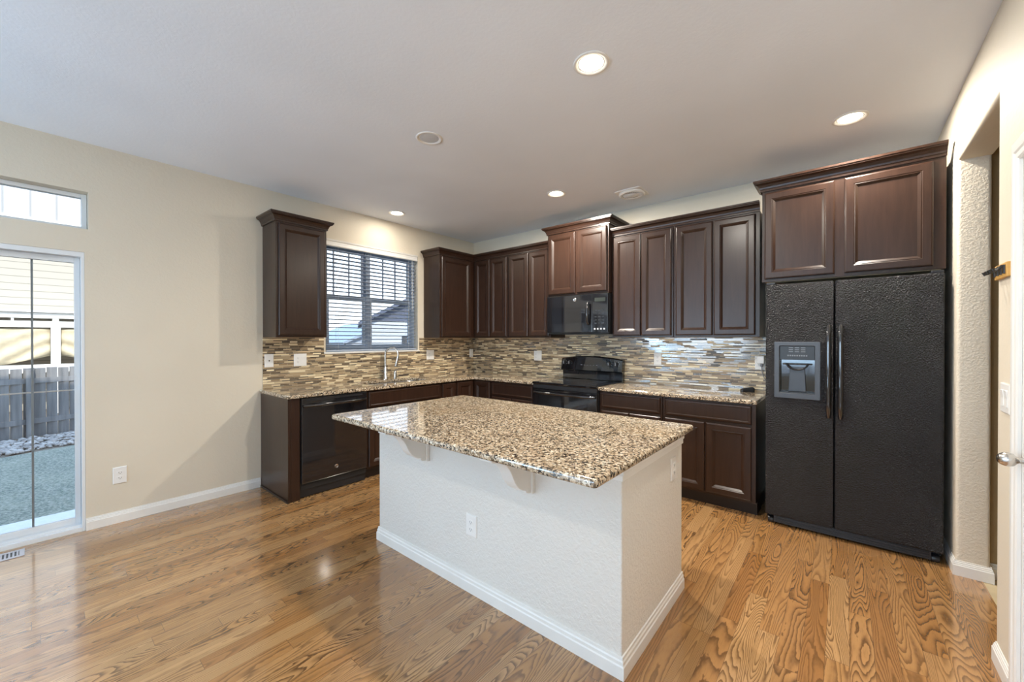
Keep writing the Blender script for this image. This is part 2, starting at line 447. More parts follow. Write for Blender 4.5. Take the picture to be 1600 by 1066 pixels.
def fill_holes(outer, holes, z0, z1):
    """flat slab with holes: returns MB"""
    bm = bmesh.new(); edges = []
    for loop in [outer] + holes:
        vs = [bm.verts.new((p[0], p[1], z1)) for p in loop]
        for i in range(len(vs)): edges.append(bm.edges.new((vs[i], vs[(i+1) % len(vs)])))
    res = bmesh.ops.triangle_fill(bm, use_beauty=True, use_dissolve=True, edges=edges)
    faces = bm.faces[:]
    ex = bmesh.ops.extrude_face_region(bm, geom=faces)
    for g in ex['geom']:
        if isinstance(g, bmesh.types.BMVert): g.co.z = z0
    bm.verts.index_update()
    mb = MB(); mb.v = [tuple(v.co) for v in bm.verts]; mb.f = [tuple(v.index for v in f.verts) for f in bm.faces]
    bm.free(); return mb

def rrect(x0, y0, x1, y1, r, n=6):
    pts = []
    for cx, cy, a0 in ((x1-r, y1-r, 0), (x0+r, y1-r, 90), (x0+r, y0+r, 180), (x1-r, y0+r, 270)):
        for k in range(n+1):
            a = math.radians(a0 + 90*k/n); pts.append((cx + r*math.cos(a), cy + r*math.sin(a)))
    return pts

# ------------------------------------------------------------------ the room shell
struct(box('floor', M['oak'], None, (0, REAR, -0.06), (4.822, 0, 0)))
struct(box('floor_hall', M['tile_floor'], None, (4.822, -2.6, -0.06), (6.2, -0.62, -0.002)))
struct(box('ceiling', M['ceiling'], None, (-0.0, REAR, H), (6.2, 0.0, H + 0.12)))
def wall_with_holes(name, axis, pos0, pos1, u0, u1, z0, z1, holes, mat):
    """holes: (ua, ub, za, zb). The wall lies across `axis`; it is cut into boxes around the holes"""
    us = sorted({u0, u1, *[h[0] for h in holes], *[h[1] for h in holes]})
    mb = MB()
    for a, b in zip(us[:-1], us[1:]):
        hs = sorted([(h[2], h[3]) for h in holes if h[0] <= a + 1e-6 and h[1] >= b - 1e-6])
        z = z0
        for ha, hb in hs + [(z1, z1)]:
            if ha > z + 1e-6:
                if axis == 'x': mb.box(pos0, a, z, pos1, b, ha)
                else: mb.box(a, pos0, z, b, pos1, ha)
            z = hb
    o = mb.build(name, mat)
    bm = bmesh.new(); bm.from_mesh(o.data); bmesh.ops.remove_doubles(bm, verts=bm.verts[:], dist=1e-5)
    bm.to_mesh(o.data); bm.free()
    return struct(o)
wall_with_holes('wall_left', 'x', -WT, 0, REAR - WT, WT, -0.35, 2.92,
                [(DOOR_Y0, DOOR_Y1, 0.0, DOOR_Z), (DOOR_Y0, DOOR_Y1 + 0.02, TR_Z0, TR_Z1), (WIN_Y0, WIN_Y1, WIN_Z0, WIN_Z1), (-7.60, -6.20, 0.55, 2.35)], M['wall'])
struct(box('wall_back', M['wall'], None, (0, 0, -0.35), (6.2, WT, 2.92)))
wall_with_holes('wall_front', 'y', REAR - WT, REAR, 0, 6.2, -0.35, 2.92, [(0.30, 2.30, 0.55, 2.35), (2.70, 4.50, 0.55, 2.35)], M['wall'])
# right wall: far stub with a bullnose corner, header and near part around the hall opening
mb = MB()
pl = [(R, 0), (R, JY + 0.018)] + [(R + 0.018 - 0.018*math.cos(math.radians(a)), JY + 0.018 - 0.018*math.sin(math.radians(a))) for a in (15, 30, 45, 60, 75, 90)]
pl += [(HX - 0.018 + 0.018*math.sin(math.radians(a)), JY + 0.018 - 0.018*math.cos(math.radians(a))) for a in (0, 15, 30, 45, 60, 75, 90)] + [(HX, 0)]
mb.prism(pl, 'z', 0, H)
wr = mb.build('wall_right', M['wall_tex'], None, 0, True, angle=25); struct(wr)
mb = MB()
hd = [(R, H), (R, HZ + 0.018)] + [(R + 0.018 - 0.018*math.cos(math.radians(a)), HZ + 0.018 - 0.018*math.sin(math.radians(a))) for a in (15, 30, 45, 60, 75, 90)] + [(HX, HZ), (HX, H)]
mb.prism(hd, 'y', NY, JY)
struct(mb.build('wall_right_header', M['wall'], None, 0, True, angle=25))
# near part of the right wall with its doorway
NDY1, NDY0, NDZ = -1.845, -2.61, 2.05
wall_with_holes('wall_right_near', 'x', R, HX, REAR, NY, 0, H, [(NDY0, NDY1, 0.0, NDZ)], M['wall'])
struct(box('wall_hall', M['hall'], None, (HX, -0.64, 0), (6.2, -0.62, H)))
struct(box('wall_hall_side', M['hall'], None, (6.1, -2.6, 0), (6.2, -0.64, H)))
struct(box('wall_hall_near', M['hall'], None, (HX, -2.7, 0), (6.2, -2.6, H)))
# the storey above (it throws the shade the yard lies in)
up = MB().box(-WT, REAR - WT, 2.92, 6.2, WT, 5.9).build('wall_upper', M['siding']); struct(up)

BASE = [(0, 0), (0.013, 0), (0.013, 0.058), (0.010, 0.062), (0.010, 0.068), (0.0075, 0.071), (0.0075, 0.077), (0.004, 0.080), (0.004, 0.087), (0, 0.087)]
def base(name, path):
    return struct(MB().sweep(path, BASE, 0.0).build(name, M['trim']))
base('baseboard_left', [(0, DOOR_Y1 + 0.0), (0, -2.812)])
base('baseboard_right', [(R, -0.05), (R, JY), (HX, JY), (HX, -0.66)])
base('baseboard_right_near', [(HX, NY), (R, NY), (R, -1.753)])
base('baseboard_hall', [(HX, -0.64), (6.1, -0.64)])
base('baseboard_front', [(R, REAR), (0, REAR)])

# ------------------------------------------------------------------ sliding glass door and transom
d1 = thing('door_1', 'white framed sliding glass door to the yard', 'door', (-0.06, (DOOR_Y0 + DOOR_Y1)/2, 0)); d1['kind'] = 'structure'
y0, y1 = DOOR_Y0, DOOR_Y1
mb = MB().box(-0.125, y1 - 0.018, 0.0, -0.004, y1, DOOR_Z - 0.035).box(-0.125, y0, 0.0, -0.004, y0 + 0.028, DOOR_Z - 0.035)
mb.box(-0.125, y0, DOOR_Z - 0.035, -0.004, y1, DOOR_Z)
mb.build('door_frame', M['vinyl'], d1, 0.002)
mb = MB().box(-0.125, y0 + 0.028, 0.001, -0.004, y1 - 0.018, 0.030).box(-0.03, y0 + 0.028, 0.03, -0.024, y1 - 0.018, 0.045).box(-0.08, y0 + 0.028, 0.03, -0.074, y1 - 0.018, 0.045)
mb.build('track', M['vinyl'], d1, 0.0015)
ym = (y0 + y1)/2
def sash(name, xa, xb, a, b, m):
    s = MB()
    s.box(xa, a, 0.046, xb, a + 0.05, DOOR_Z - 0.036).box(xa, b - 0.028, 0.046, xb, b, DOOR_Z - 0.036)
    s.box(xa, a + 0.05, 0.046, xb, b - 0.028, 0.088).box(xa, a + 0.05, DOOR_Z - 0.075, xb, b - 0.028, DOOR_Z - 0.036)
    o = s.build(name, M['vinyl'], d1, 0.002)
    xc = (xa + xb)/2
    MB().box(xc - 0.003, a + 0.05, 0.088, xc + 0.003, b - 0.028, DOOR_Z - 0.075).build('pane', M['glass'], o)
    return o
s1 = sash('fixed_panel', -0.105, -0.068, ym - 0.025, y1 - 0.020, 1)
s2 = sash('sliding_panel', -0.060, -0.023, y0 + 0.03, ym + 0.025, 1)
MB().box(-0.1, -4.184, 0.088, -0.092, -4.173, DOOR_Z - 0.075).build('vertical_bar', M['muntin'], s1)
MB().box(-0.1, ym + 0.03, 1.011, -0.094, y1 - 0.048, 1.019).build('horizontal_bar', M['vinyl'], s1)

w2 = thing('window_2', 'narrow transom window above the sliding glass door', 'window', (-0.09, (DOOR_Y0 + DOOR_Y1)/2, TR_Z0)); w2['kind'] = 'structure'
def frame_rect(mb, xa, xb, a, b, za, zb, t):
    mb.box(xa, a, za, xb, a + t, zb).box(xa, b - t, za, xb, b, zb).box(xa, a + t, za, xb, b - t, za + t).box(xa, a + t, zb - t, xb, b - t, zb)
    return mb
ya, yb = DOOR_Y0 + 0.002, DOOR_Y1 + 0.018
frame_rect(MB(), -0.14, -0.085, ya, yb, TR_Z0 + 0.002, TR_Z1 - 0.002, 0.028).build('window_frame', M['vinyl'], w2, 0.002)
MB().box(-0.115, ya + 0.028, TR_Z0 + 0.03, -0.109, yb - 0.028, TR_Z1 - 0.03).build('pane', M['glass'], w2)

# ------------------------------------------------------------------ kitchen window (twin single hung) and its blind
w1 = thing('window_1', 'twin single hung kitchen window over the sink', 'window', (-0.1, (WIN_Y0 + WIN_Y1)/2, WIN_Z0)); w1['kind'] = 'structure'
a, b, za, zb = WIN_Y0 + 0.003, WIN_Y1 - 0.003, WIN_Z0 + 0.003, WIN_Z1 - 0.003
frame_rect(MB(), -0.145, -0.075, a, b, za, zb, 0.045).build('window_frame', M['vinyl_backlit'], w1, 0.002)
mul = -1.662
MB().box(-0.145, mul - 0.026, za + 0.045, -0.075, mul + 0.026, zb - 0.045).build('mullion', M['vinyl_backlit'], w1, 0.002)
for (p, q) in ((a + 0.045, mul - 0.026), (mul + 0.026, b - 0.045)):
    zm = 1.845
    lo = frame_rect(MB(), -0.118, -0.085, p, q, za + 0.045, zm + 0.02, 0.03).build('lower_sash', M['vinyl_backlit'], w1, 0.0015)
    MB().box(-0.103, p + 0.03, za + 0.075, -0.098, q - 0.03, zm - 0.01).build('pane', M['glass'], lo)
    hi = frame_rect(MB(), -0.142, -0.120, p, q, zm - 0.02, zb - 0.045, 0.03).build('upper_sash', M['vinyl_backlit'], w1, 0.0015)
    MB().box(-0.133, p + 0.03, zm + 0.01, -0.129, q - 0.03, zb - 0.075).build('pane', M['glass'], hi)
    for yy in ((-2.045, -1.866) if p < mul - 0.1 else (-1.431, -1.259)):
        MB().box(-0.137, yy - 0.009, zm + 0.01, -0.125, yy + 0.009, zb - 0.075).build('muntin', M['vinyl_backlit'], hi)
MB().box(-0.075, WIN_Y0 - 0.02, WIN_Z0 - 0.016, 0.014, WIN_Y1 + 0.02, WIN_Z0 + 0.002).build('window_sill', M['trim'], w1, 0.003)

bl = thing('window_blind', 'horizontal slat blind hanging in the window over the sink', 'blind', (-0.04, (WIN_Y0 + WIN_Y1)/2, WIN_Z0))
y0b, y1b = WIN_Y0 + 0.008, WIN_Y1 - 0.008
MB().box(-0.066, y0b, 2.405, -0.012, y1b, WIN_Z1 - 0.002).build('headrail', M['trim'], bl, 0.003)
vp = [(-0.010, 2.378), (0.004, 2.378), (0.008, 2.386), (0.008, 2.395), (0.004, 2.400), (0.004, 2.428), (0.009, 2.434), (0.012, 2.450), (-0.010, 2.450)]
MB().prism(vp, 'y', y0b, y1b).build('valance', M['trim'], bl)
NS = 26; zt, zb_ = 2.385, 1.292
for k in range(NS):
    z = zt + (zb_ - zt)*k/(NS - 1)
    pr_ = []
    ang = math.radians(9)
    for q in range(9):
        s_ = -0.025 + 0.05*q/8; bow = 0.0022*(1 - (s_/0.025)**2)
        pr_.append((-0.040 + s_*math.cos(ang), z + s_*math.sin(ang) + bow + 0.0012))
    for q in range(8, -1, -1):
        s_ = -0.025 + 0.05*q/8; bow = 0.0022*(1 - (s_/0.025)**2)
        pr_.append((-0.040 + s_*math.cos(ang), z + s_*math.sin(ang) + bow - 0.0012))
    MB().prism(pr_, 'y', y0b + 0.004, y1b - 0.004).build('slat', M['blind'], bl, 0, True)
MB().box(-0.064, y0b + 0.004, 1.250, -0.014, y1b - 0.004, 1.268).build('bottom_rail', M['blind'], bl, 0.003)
for yy in (-2.05, -1.66, -1.14):
    MB().tube([(-0.067, yy, 1.26), (-0.067, yy, 2.41)], 0.0012, 6).tube([(-0.014, yy, 1.26), (-0.014, yy, 2.41)], 0.0012, 6).build('ladder_cord', M['cord'], bl)
MB().tube([(-0.006, -1.09, 2.38), (-0.005, -1.09, 1.75)], 0.003, 8).build('tilt_wand', M['cord'], bl)

# ------------------------------------------------------------------ cabinets
def door_mesh(u0, u1, z0, z1, face, axis, sgn, frame=0.055, th=0.020):
    """framed door with a bevelled inner moulding; `face` is the plane it sits on, it grows along sgn*axis"""
    prof = [(0.0, 0.0), (0.0, th - 0.006), (0.004, th - 0.002), (0.010, th), (frame - 0.008, th), (frame - 0.004, th - 0.003), (frame, th - 0.002),
            (frame + 0.015, th - 0.013), (frame + 0.020, th - 0.013)]
    rs = []
    for i, d in prof:
        c = [(u0 + i, z0 + i), (u1 - i, z0 + i), (u1 - i, z1 - i), (u0 + i, z1 - i)]
        if axis == 'y': rs.append([(u, face + sgn*d, z) for u, z in c])
        else: rs.append([(face + sgn*d, u, z) for u, z in c])
    return MB().rings(rs)
def drawer_mesh(u0, u1, z0, z1, face, axis, sgn):
    th = 0.019
    prof = [(0, 0), (0, th - 0.007), (0.005, th - 0.002), (0.012, th), (0.020, th), (0.024, th - 0.003), (0.030, th - 0.003)]
    rs = []
    for i, d in prof:
        c = [(u0 + i, z0 + i), (u1 - i, z0 + i), (u1 - i, z1 - i), (u0 + i, z1 - i)]
        if axis == 'y': rs.append([(u, face + sgn*d, z) for u, z in c])
        else: rs.append([(face + sgn*d, u, z) for u, z in c])
    return MB().rings(rs)
CROWN = [(0, 0), (0.010, 0), (0.010, 0.014), (0.014, 0.018), (0.017, 0.030), (0.026, 0.046), (0.040, 0.054), (0.046, 0.056), (0.046, 0.062), (0.052, 0.066), (0.052, 0.080), (0, 0.080)]
def crown(parent, path, z, prof=CROWN):
    return MB().sweep(path, prof, z).build('crown_moulding', M['espresso'], parent)
E_ = 0.0015   # hairline between neighbouring units

def cab_y(name, label, x0, x1, yb, yf, z0, z1, doors=(), drawers=(), toe=False, group=None, crown_path=None, crown_z=None, cat='cabinet', under=True):
    """cabinet on the back wall, front towards -y"""
    t = thing(name, label, cat, ((x0 + x1)/2, (yb + yf)/2, 0 if toe else z0), group)
    zz = 0.105 if toe else z0
    MB().box(x0 + E_, yf, zz, x1 - E_, yb, z1).build('carcass', M['espresso'], t, 0.0015)
    if toe: MB().box(x0 + E_, yf + 0.065, 0, x1 - E_, yb, 0.1045).build('toe_kick', M['toe'], t)
    elif under: MB().box(x0 + 0.02, yf + 0.022, z0 - 0.003, x1 - 0.02, yb - 0.01, z0 - 0.0002).build('bottom_panel', M['underside'], t)
    for d in doors: door_mesh(*d, yf - 0.0005, 'y', -1).build('door', M['espresso'], t)
    for d in drawers: drawer_mesh(*d, yf - 0.0005, 'y', -1).build('drawer', M['espresso'], t)
    if crown_path: crown(t, crown_path, crown_z)
    return t
def cab_x(name, label, y0, y1, xb, xf, z0, z1, doors=(), drawers=(), toe=False, group=None, crown_path=None, crown_z=None, cat='cabinet', under=True):
    t = thing(name, label, cat, ((xb + xf)/2, (y0 + y1)/2, 0 if toe else z0), group)
    zz = 0.105 if toe else z0
    MB().box(xb, y0 + E_, zz, xf, y1 - E_, z1).build('carcass', M['espresso'], t, 0.0015)
    if toe: MB().box(xb, y0 + E_, 0, xf - 0.065, y1 - E_, 0.1045).build('toe_kick', M['toe'], t)
    elif under: MB().box(xb + 0.01, y0 + 0.02, z0 - 0.003, xf - 0.022, y1 - 0.02, z0 - 0.0002).build('bottom_panel', M['underside'], t)
    for d in doors: door_mesh(*d, xf + 0.0005, 'x', 1).build('door', M['espresso'], t)
    for d in drawers: drawer_mesh(*d, xf + 0.0005, 'x', 1).build('drawer', M['espresso'], t)
    if crown_path: crown(t, crown_path, crown_z)
    return t
GU = 'dark wall cabinets'; GB = 'dark base cabinets'
UF = 0.315; UT = 2.448; CZ = UT - 0.006
W0 = 0.003   # gap to the wall
# wall cabinets
cab_x('wall_cabinet', 'dark single door wall cabinet standing alone left of the window', -2.790, -2.332, W0, UF, UB, UT,
      [(-2.768, -2.354, UB + 0.018, UT - 0.022)], group=GU, crown_path=[(W0, -2.790), (UF, -2.790), (UF, -2.332), (W0, -2.332)], crown_z=CZ)
cab_x('wall_cabinet', 'dark corner wall cabinet whose side faces the window over the sink', -0.915, -W0, W0, UF, UB, UT,
      [(-0.892, -0.385, UB + 0.018, UT - 0.022)], group=GU, crown_path=[(W0, -0.915), (UF, -0.915), (UF, -UF)], crown_z=CZ)
cab_y('wall_cabinet', 'dark two door wall cabinet in the corner, first on the range wall', UF + 0.003, 0.932, -W0, -UF, UB, UT,
      [(0.352, 0.622, UB + 0.018, UT - 0.022), (0.632, 0.915, UB + 0.018, UT - 0.022)], group=GU, crown_path=[(UF, -UF), (0.932, -UF)], crown_z=CZ)
cab_y('wall_cabinet', 'dark two door wall cabinet just left of the microwave', 0.934, 1.585, -W0, -UF, UB, UT,
      [(0.955, 1.257, UB + 0.018, UT - 0.022), (1.270, 1.566, UB + 0.018, UT - 0.022)], group=GU, crown_path=[(0.934, -UF), (1.585, -UF)], crown_z=CZ)
MF = 0.385; MT = 2.575
cab_y('wall_cabinet', 'short raised dark wall cabinet above the microwave', 1.588, 2.350, -W0, -MF, 1.866, MT,
      [(1.608, 1.957, 1.884, MT - 0.022), (1.981, 2.330, 1.884, MT - 0.022)], group=GU,
      crown_path=[(1.588, -W0), (1.588, -MF), (2.350, -MF), (2.350, -W0)], crown_z=MT - 0.006)
cab_y('wall_cabinet', 'dark two door wall cabinet just right of the microwave', 2.353, 2.975, -W0, -UF, UB, UT,
      [(2.372, 2.658, UB + 0.018, UT - 0.022), (2.668, 2.954, UB + 0.018, UT - 0.022)], group=GU, crown_path=[(2.353, -UF), (2.975, -UF)], crown_z=CZ)
cab_y('wall_cabinet', 'dark two door wall cabinet beside the refrigerator cabinet', 2.977, 3.672, -W0, -UF, UB, UT,
      [(2.998, 3.312, UB + 0.018, UT - 0.022), (3.324, 3.640, UB + 0.018, UT - 0.022)], group=GU, crown_path=[(2.977, -UF), (3.672, -UF)], crown_z=CZ)
FF = 0.605; FT = 2.508
cab_y('wall_cabinet', 'deep dark two door cabinet above the black refrigerator', 3.724, 4.690, -W0, -FF, 1.815, FT,
      [(3.742, 4.157, 1.836, FT - 0.025), (4.210, 4.632, 1.836, FT - 0.025)], group=GU,
      crown_path=[(3.724, -UF - 0.06), (3.724, -FF), (4.690, -FF)], crown_z=FT - 0.006)

# base cabinets, window wall
BF = 0.61; BT = 0.878
ep = thing('end_panel', 'dark end panel and filler post left of the dishwasher', 'cabinet panel', (0.31, -2.757, 0))
MB().box(W0, -2.808, 0.0, BF + 0.012, -2.786, BT).build('side_panel', M['espresso'], ep, 0.0015)
MB().box(BF - 0.01, -2.785, 0.0, BF + 0.012, -2.712, BT).build('filler_post', M['espresso'], ep, 0.0015)
MB().box(W0, -2.816, 0.0, BF + 0.012, -2.8085, 0.018).build('shoe_strip', M['toe'], ep)
def open_base_x(label, y0, y1, doors, drawers):
    """sink base: carcass without a top so that the bowl hangs free inside"""
    t = thing('base_cabinet', label, 'cabinet', (BF/2, (y0 + y1)/2, 0), GB)
    mb = MB().box(W0, y0 + E_, 0.105, BF, y0 + 0.02, BT).box(W0, y1 - 0.02, 0.105, BF, y1 - E_, BT)
    mb.box(W0, y0 + 0.02, 0.105, BF, y1 - 0.02, 0.125).box(BF - 0.02, y0 + 0.02, 0.125, BF, y1 - 0.02, BT)
    mb.build('carcass', M['espresso'], t)
    MB().box(W0, y0 + E_, 0, BF - 0.065, y1 - E_, 0.1045).build('toe_kick', M['toe'], t)
    for d in doors: door_mesh(*d, BF + 0.0005, 'x', 1).build('door', M['espresso'], t)
    for d in drawers: drawer_mesh(*d, BF + 0.0005, 'x', 1).build('false_front', M['espresso'], t)
    return t
open_base_x('dark sink base cabinet with a wide false front, right of the dishwasher', -2.085, -1.150,
            [(-2.065, -1.625, 0.125, 0.690), (-1.612, -1.170, 0.125, 0.690)], [(-2.065, -1.170, 0.712, 0.862)])
cab_x('base_cabinet', 'narrow dark full door base cabinet between sink base and corner', -1.148, -0.915, W0, BF, 0, BT,
      [(-1.130, -0.930, 0.125, 0.862)], toe=True, group=GB)
cb = thing('base_cabinet', 'dark corner base cabinet with two folding doors meeting in the corner', 'cabinet', (0.45, -0.45, 0), GB)
mb = MB().prism([(W0, -W0), (W0, -0.913), (BF, -0.913), (BF, -BF), (0.913, -BF), (0.913, -W0)], 'z', 0.105, BT)
mb.build('carcass', M['espresso'], cb)
MB().prism([(W0, -W0), (W0, -0.913), (BF - .065, -0.913), (BF - .065, -BF + .065), (0.913, -BF + .065), (0.913, -W0)], 'z', 0, 0.1045).build('toe_kick', M['toe'], cb)
door_mesh(-0.900, -BF - 0.025, 0.125, 0.862, BF + 0.0005, 'x', 1).build('door', M['espresso'], cb)
door_mesh(BF + 0.025, 0.900, 0.125, 0.862, -BF - 0.0005, 'y', -1).build('door', M['espresso'], cb)
cab_y('base_cabinet', 'dark drawer base cabinet just left of the range', 0.915, 1.570, -W0, -BF, 0, BT,
      [(0.935, 1.238, 0.125, 0.690), (1.248, 1.550, 0.125, 0.690)], [(0.935, 1.550, 0.712, 0.858)], toe=True, group=GB)
cab_y('base_cabinet', 'dark drawer base cabinet just right of the range', 2.362, 2.976, -W0, -BF, 0, BT,
      [(2.380, 2.664, 0.125, 0.690), (2.674, 2.958, 0.125, 0.690)], [(2.380, 2.958, 0.718, 0.862)], toe=True, group=GB)
cab_y('base_cabinet', 'dark base cabinet with drawer over two doors, beside the refrigerator', 2.978, 3.690, -W0, -BF, 0, BT,
      [(3.000, 3.322, 0.125, 0.695), (3.334, 3.660, 0.125, 0.695)], [(3.000, 3.660, 0.718, 0.862)], toe=True, group=GB)

# worktops
CF = 0.647; CTH = 0.032
sink_hole = rrect(0.120, -1.955, 0.470, -1.185, 0.09)
outer = [(0.008, -0.008), (0.008, -2.822), (CF, -2.822), (CF, -CF), (1.572, -CF), (1.572, -0.008)]
def round_poly(pts, rad, which):
    out = []
    for i, p in enumerate(pts):
        if i not in which: out.append(p); continue
        a = Vector(pts[i-1]) - Vector(p); b = Vector(pts[(i+1) % len(pts)]) - Vector(p); a.normalize(); b.normalize()
        for k in range(7):
            t = k/6; q0 = Vector(p) + a*rad; q2 = Vector(p) + b*rad
            q = q0*(1-t)**2 + Vector(p)*2*t*(1-t) + q2*t*t; out.append((q.x, q.y))
    return out
outer = round_poly(outer, 0.03, (2,))
wt1 = fill_holes(outer, [sink_hole], CT - CTH, CT).build('worktop', M['granite'], None, 0.008, seg=3)
tag(wt1, 'speckled granite worktop with the sink cutout, running round the corner', 'countertop')
wt2 = fill_holes(round_poly([(2.362, -0.008), (2.362, -CF), (3.700, -CF), (3.700, -0.008)], 0.012, (2,)), [], CT - CTH, CT).build('worktop', M['granite'], None, 0.008, seg=3)
tag(wt2, 'short speckled granite worktop between range and refrigerator', 'countertop')

# tile backsplash
bs = MB().box(0.0006, -2.790, CT + 0.0005, 0.0075, WIN_Y0 - 0.022, UB - 0.001).box(0.0006, WIN_Y0 - 0.022, CT + 0.0005, 0.0075, WIN_Y1 + 0.022, WIN_Z0 - 0.018)
bs.box(0.0006, WIN_Y1 + 0.022, CT + 0.0005, 0.0075, -0.0006, UB - 0.001).build('tile_backsplash', M['mosaic'])
tag(bpy.data.objects['tile_backsplash'], 'brown and cream strip mosaic backsplash under the kitchen window', 'backsplash')
b2 = MB().box(0.008, -0.0075, CT + 0.0005, 1.572, -0.0006, UB - 0.001).box(1.572, -0.0075, 0.6, 2.362, -0.0006, UB + 0.03).box(2.362, -0.0075, CT + 0.0005, 3.700, -0.0006, UB - 0.001).build('tile_backsplash', M['mosaic'])
tag(b2, 'grey and cream strip mosaic backsplash behind the range', 'backsplash')

# ------------------------------------------------------------------ sink, faucet, soap pump
sk = thing('kitchen_sink', 'undermount stainless sink bowl sunk in the granite below the window', 'sink', (0.295, -1.57, 0.7))
rs = []
for ins, z in ((-0.012, CT - CTH - 0.001), (0.004, CT - CTH - 0.001), (0.008, CT - CTH - 0.012), (0.014, 0.74), (0.03, 0.705), (0.07, 0.695)):
    rs.append([(x, y, z) for x, y in rrect(0.120 + ins, -1.955 + ins, 0.470 - ins, -1.185 - ins, max(0.02, 0.09 - ins*0.6))])
MB().rings(rs, False, True).build('bowl', M['steel'], sk, 0, True)
MB().lathe([(0.045, 0.0), (0.045, 0.004), (0.03, 0.004), (0.028, -0.001), (0.001, -0.001)], (0.295, -1.57, 0.696), 'z', 24).build('drain', M['chrome'], sk, 0, True)
fx, fyy = 0.068, -1.525
fc = thing('kitchen_faucet', 'brushed nickel gooseneck faucet with pull down head behind the sink', 'faucet', (fx, fyy, CT))
MB().lathe([(0.001, 0.0005), (0.029, 0.0005), (0.029, 0.006), (0.024, 0.010), (0.0225, 0.012), (0.0225, 0.135), (0.018, 0.145), (0.014, 0.150), (0.001, 0.150)], (fx, fyy, CT), 'z', 24).build('base', M['steel'], fc, 0, True)
pts = [(fx, fyy, CT + 0.145), (fx, fyy, CT + 0.27)]
dirx, diry = math.cos(math.radians(28)), math.sin(math.radians(28))
for k in range(13):
    a = PI - (PI + 0.35)*k/12; r_ = 0.082
    pts.append((fx + dirx*(r_ + r_*math.cos(a)), fyy + diry*(r_ + r_*math.cos(a)), CT + 0.29 + r_*math.sin(a)))
MB().tube(pts, 0.0115, 16).build('spout', M['steel'], fc, 0, True)
e = Vector(pts[-1]); dd = (Vector(pts[-1]) - Vector(pts[-2])).normalized()
MB().tube([e - dd*0.004, e + dd*0.02, e + dd*0.05, e + dd*0.10, e + dd*0.112], [0.0135, 0.0155, 0.017, 0.021, 0.0185], 16).build('spray_head', M['steel'], fc, 0, True)
MB().tube([(fx, fyy - 0.018, CT + 0.09), (fx + 0.004, fyy - 0.045, CT + 0.094), (fx + 0.02, fyy - 0.085, CT + 0.12)], [0.010, 0.007, 0.006], 12).build('lever', M['steel'], fc, 0, True)
sx, sy = 0.072, -1.395
sd = thing('soap_dispenser', 'small nickel soap pump beside the faucet', 'soap dispenser', (sx, sy, CT))
MB().lathe([(0.001, 0.0005), (0.022, 0.0005), (0.022, 0.005), (0.0185, 0.008), (0.0185, 0.085), (0.016, 0.090), (0.001, 0.090)], (sx, sy, CT), 'z', 20).build('body', M['steel'], sd, 0, True)
MB().tube([(sx, sy, CT + 0.088), (sx, sy, CT + 0.102), (sx + 0.012, sy + 0.004, CT + 0.108), (sx + 0.055, sy + 0.02, CT + 0.104)], [0.009, 0.009, 0.008, 0.005], 12).build('nozzle', M['steel'], sd, 0, True)

# ------------------------------------------------------------------ dishwasher
def badge(parent, c, axis, sgn, r=0.017):
    """round metal badge: rim, dark field and a looping monogram in wire"""
    prof = [(0.0005, 0), (r, 0), (r, 0.002), (r*0.93, 0.003), (r*0.85, 0.002), (0.0005, 0.002)]
    o = MB().lathe([(a_, sgn*h) for a_, h in prof], c, axis, 32).build('badge', M['chrome'], parent, 0, True)
    mb = MB(); n = 26; pts = []
    for k in range(n + 1):
        t = 2*PI*k/n; p, q = r*0.52*math.sin(t), r*0.42*math.sin(2*t)
        h = sgn*0.0024
        pts.append((c[0] + h, c[1] + p, c[2] + q) if axis == 'x' else (c[0] + p, c[1] + h, c[2] + q))
    mb.tube(pts, r*0.055, 6).build('monogram', M['black_satin'], o)
    return o
dw = thing('dishwasher', 'glossy black dishwasher with bar handle and round badge', 'dishwasher', (0.31, -2.398, 0))
DX = BF + 0.026
MB().box(0.03, -2.706, 0.075, BF, -2.090, BT - 0.004).build('tub', M['black_matte'], dw)
MB().box(BF, -2.702, 0.135, DX, -2.094, 0.872).build('door', M['black_gloss'], dw, 0.004)
MB().box(BF - 0.05, -2.704, 0.008, BF - 0.012, -2.092, 0.128).build('kick_panel', M['black_satin'], dw, 0.003)
pts = []
for k in range(13):
    t = k/12; pts.append((DX + 0.008 + 0.034*min(1, math.sin(PI*t)*2.2), -2.690 + 0.584*t, 0.806))
MB().tube(pts, 0.0125, 12).build('handle', M['black_gloss'], dw, 0, True)
badge(dw, (DX, -2.398, 0.222), 'x', 1)
MB().box(DX, -2.66, 0.845, DX + 0.0012, -2.14, 0.862).build('control_strip', M['black_satin'], dw)
for yy in (-2.68, -2.11):
    MB().lathe([(0.001, 0), (0.016, 0), (0.016, 0.008), (0.012, 0.075), (0.001, 0.075)], (BF - 0.065, yy, 0.0), 'z', 12).build('foot', M['black_satin'], dw)

# ------------------------------------------------------------------ range
rg = thing('range_stove', 'black glass top electric range with arched backguard', 'stove', (1.966, -0.34, 0))
X0, X1 = 1.576, 2.358
MB().box(X0, -0.625, 0.02, X1, -0.05, 0.895).build('body', M['black_satin'], rg, 0.002)
MB().box(X0 - 0.001, -0.665, 0.896, X1 + 0.001, -0.062, 0.918).build('cooktop', M['black_glass'], rg, 0.005)
for cx, cy, r_ in ((1.77, -0.22, 0.085), (2.16, -0.22, 0.075), (1.77, -0.50, 0.075), (2.16, -0.50, 0.10)):
    MB().lathe([(r_, 0), (r_ + 0.004, 0.0004), (r_ + 0.004, 0.0), ], (cx, cy, 0.9183), 'z', 48).lathe([(r_*0.6, 0), (r_*0.6 + 0.003, 0.0004), (r_*0.6 + 0.003, 0)], (cx, cy, 0.9183), 'z', 48).build('burner_ring', M['burner'], rg)
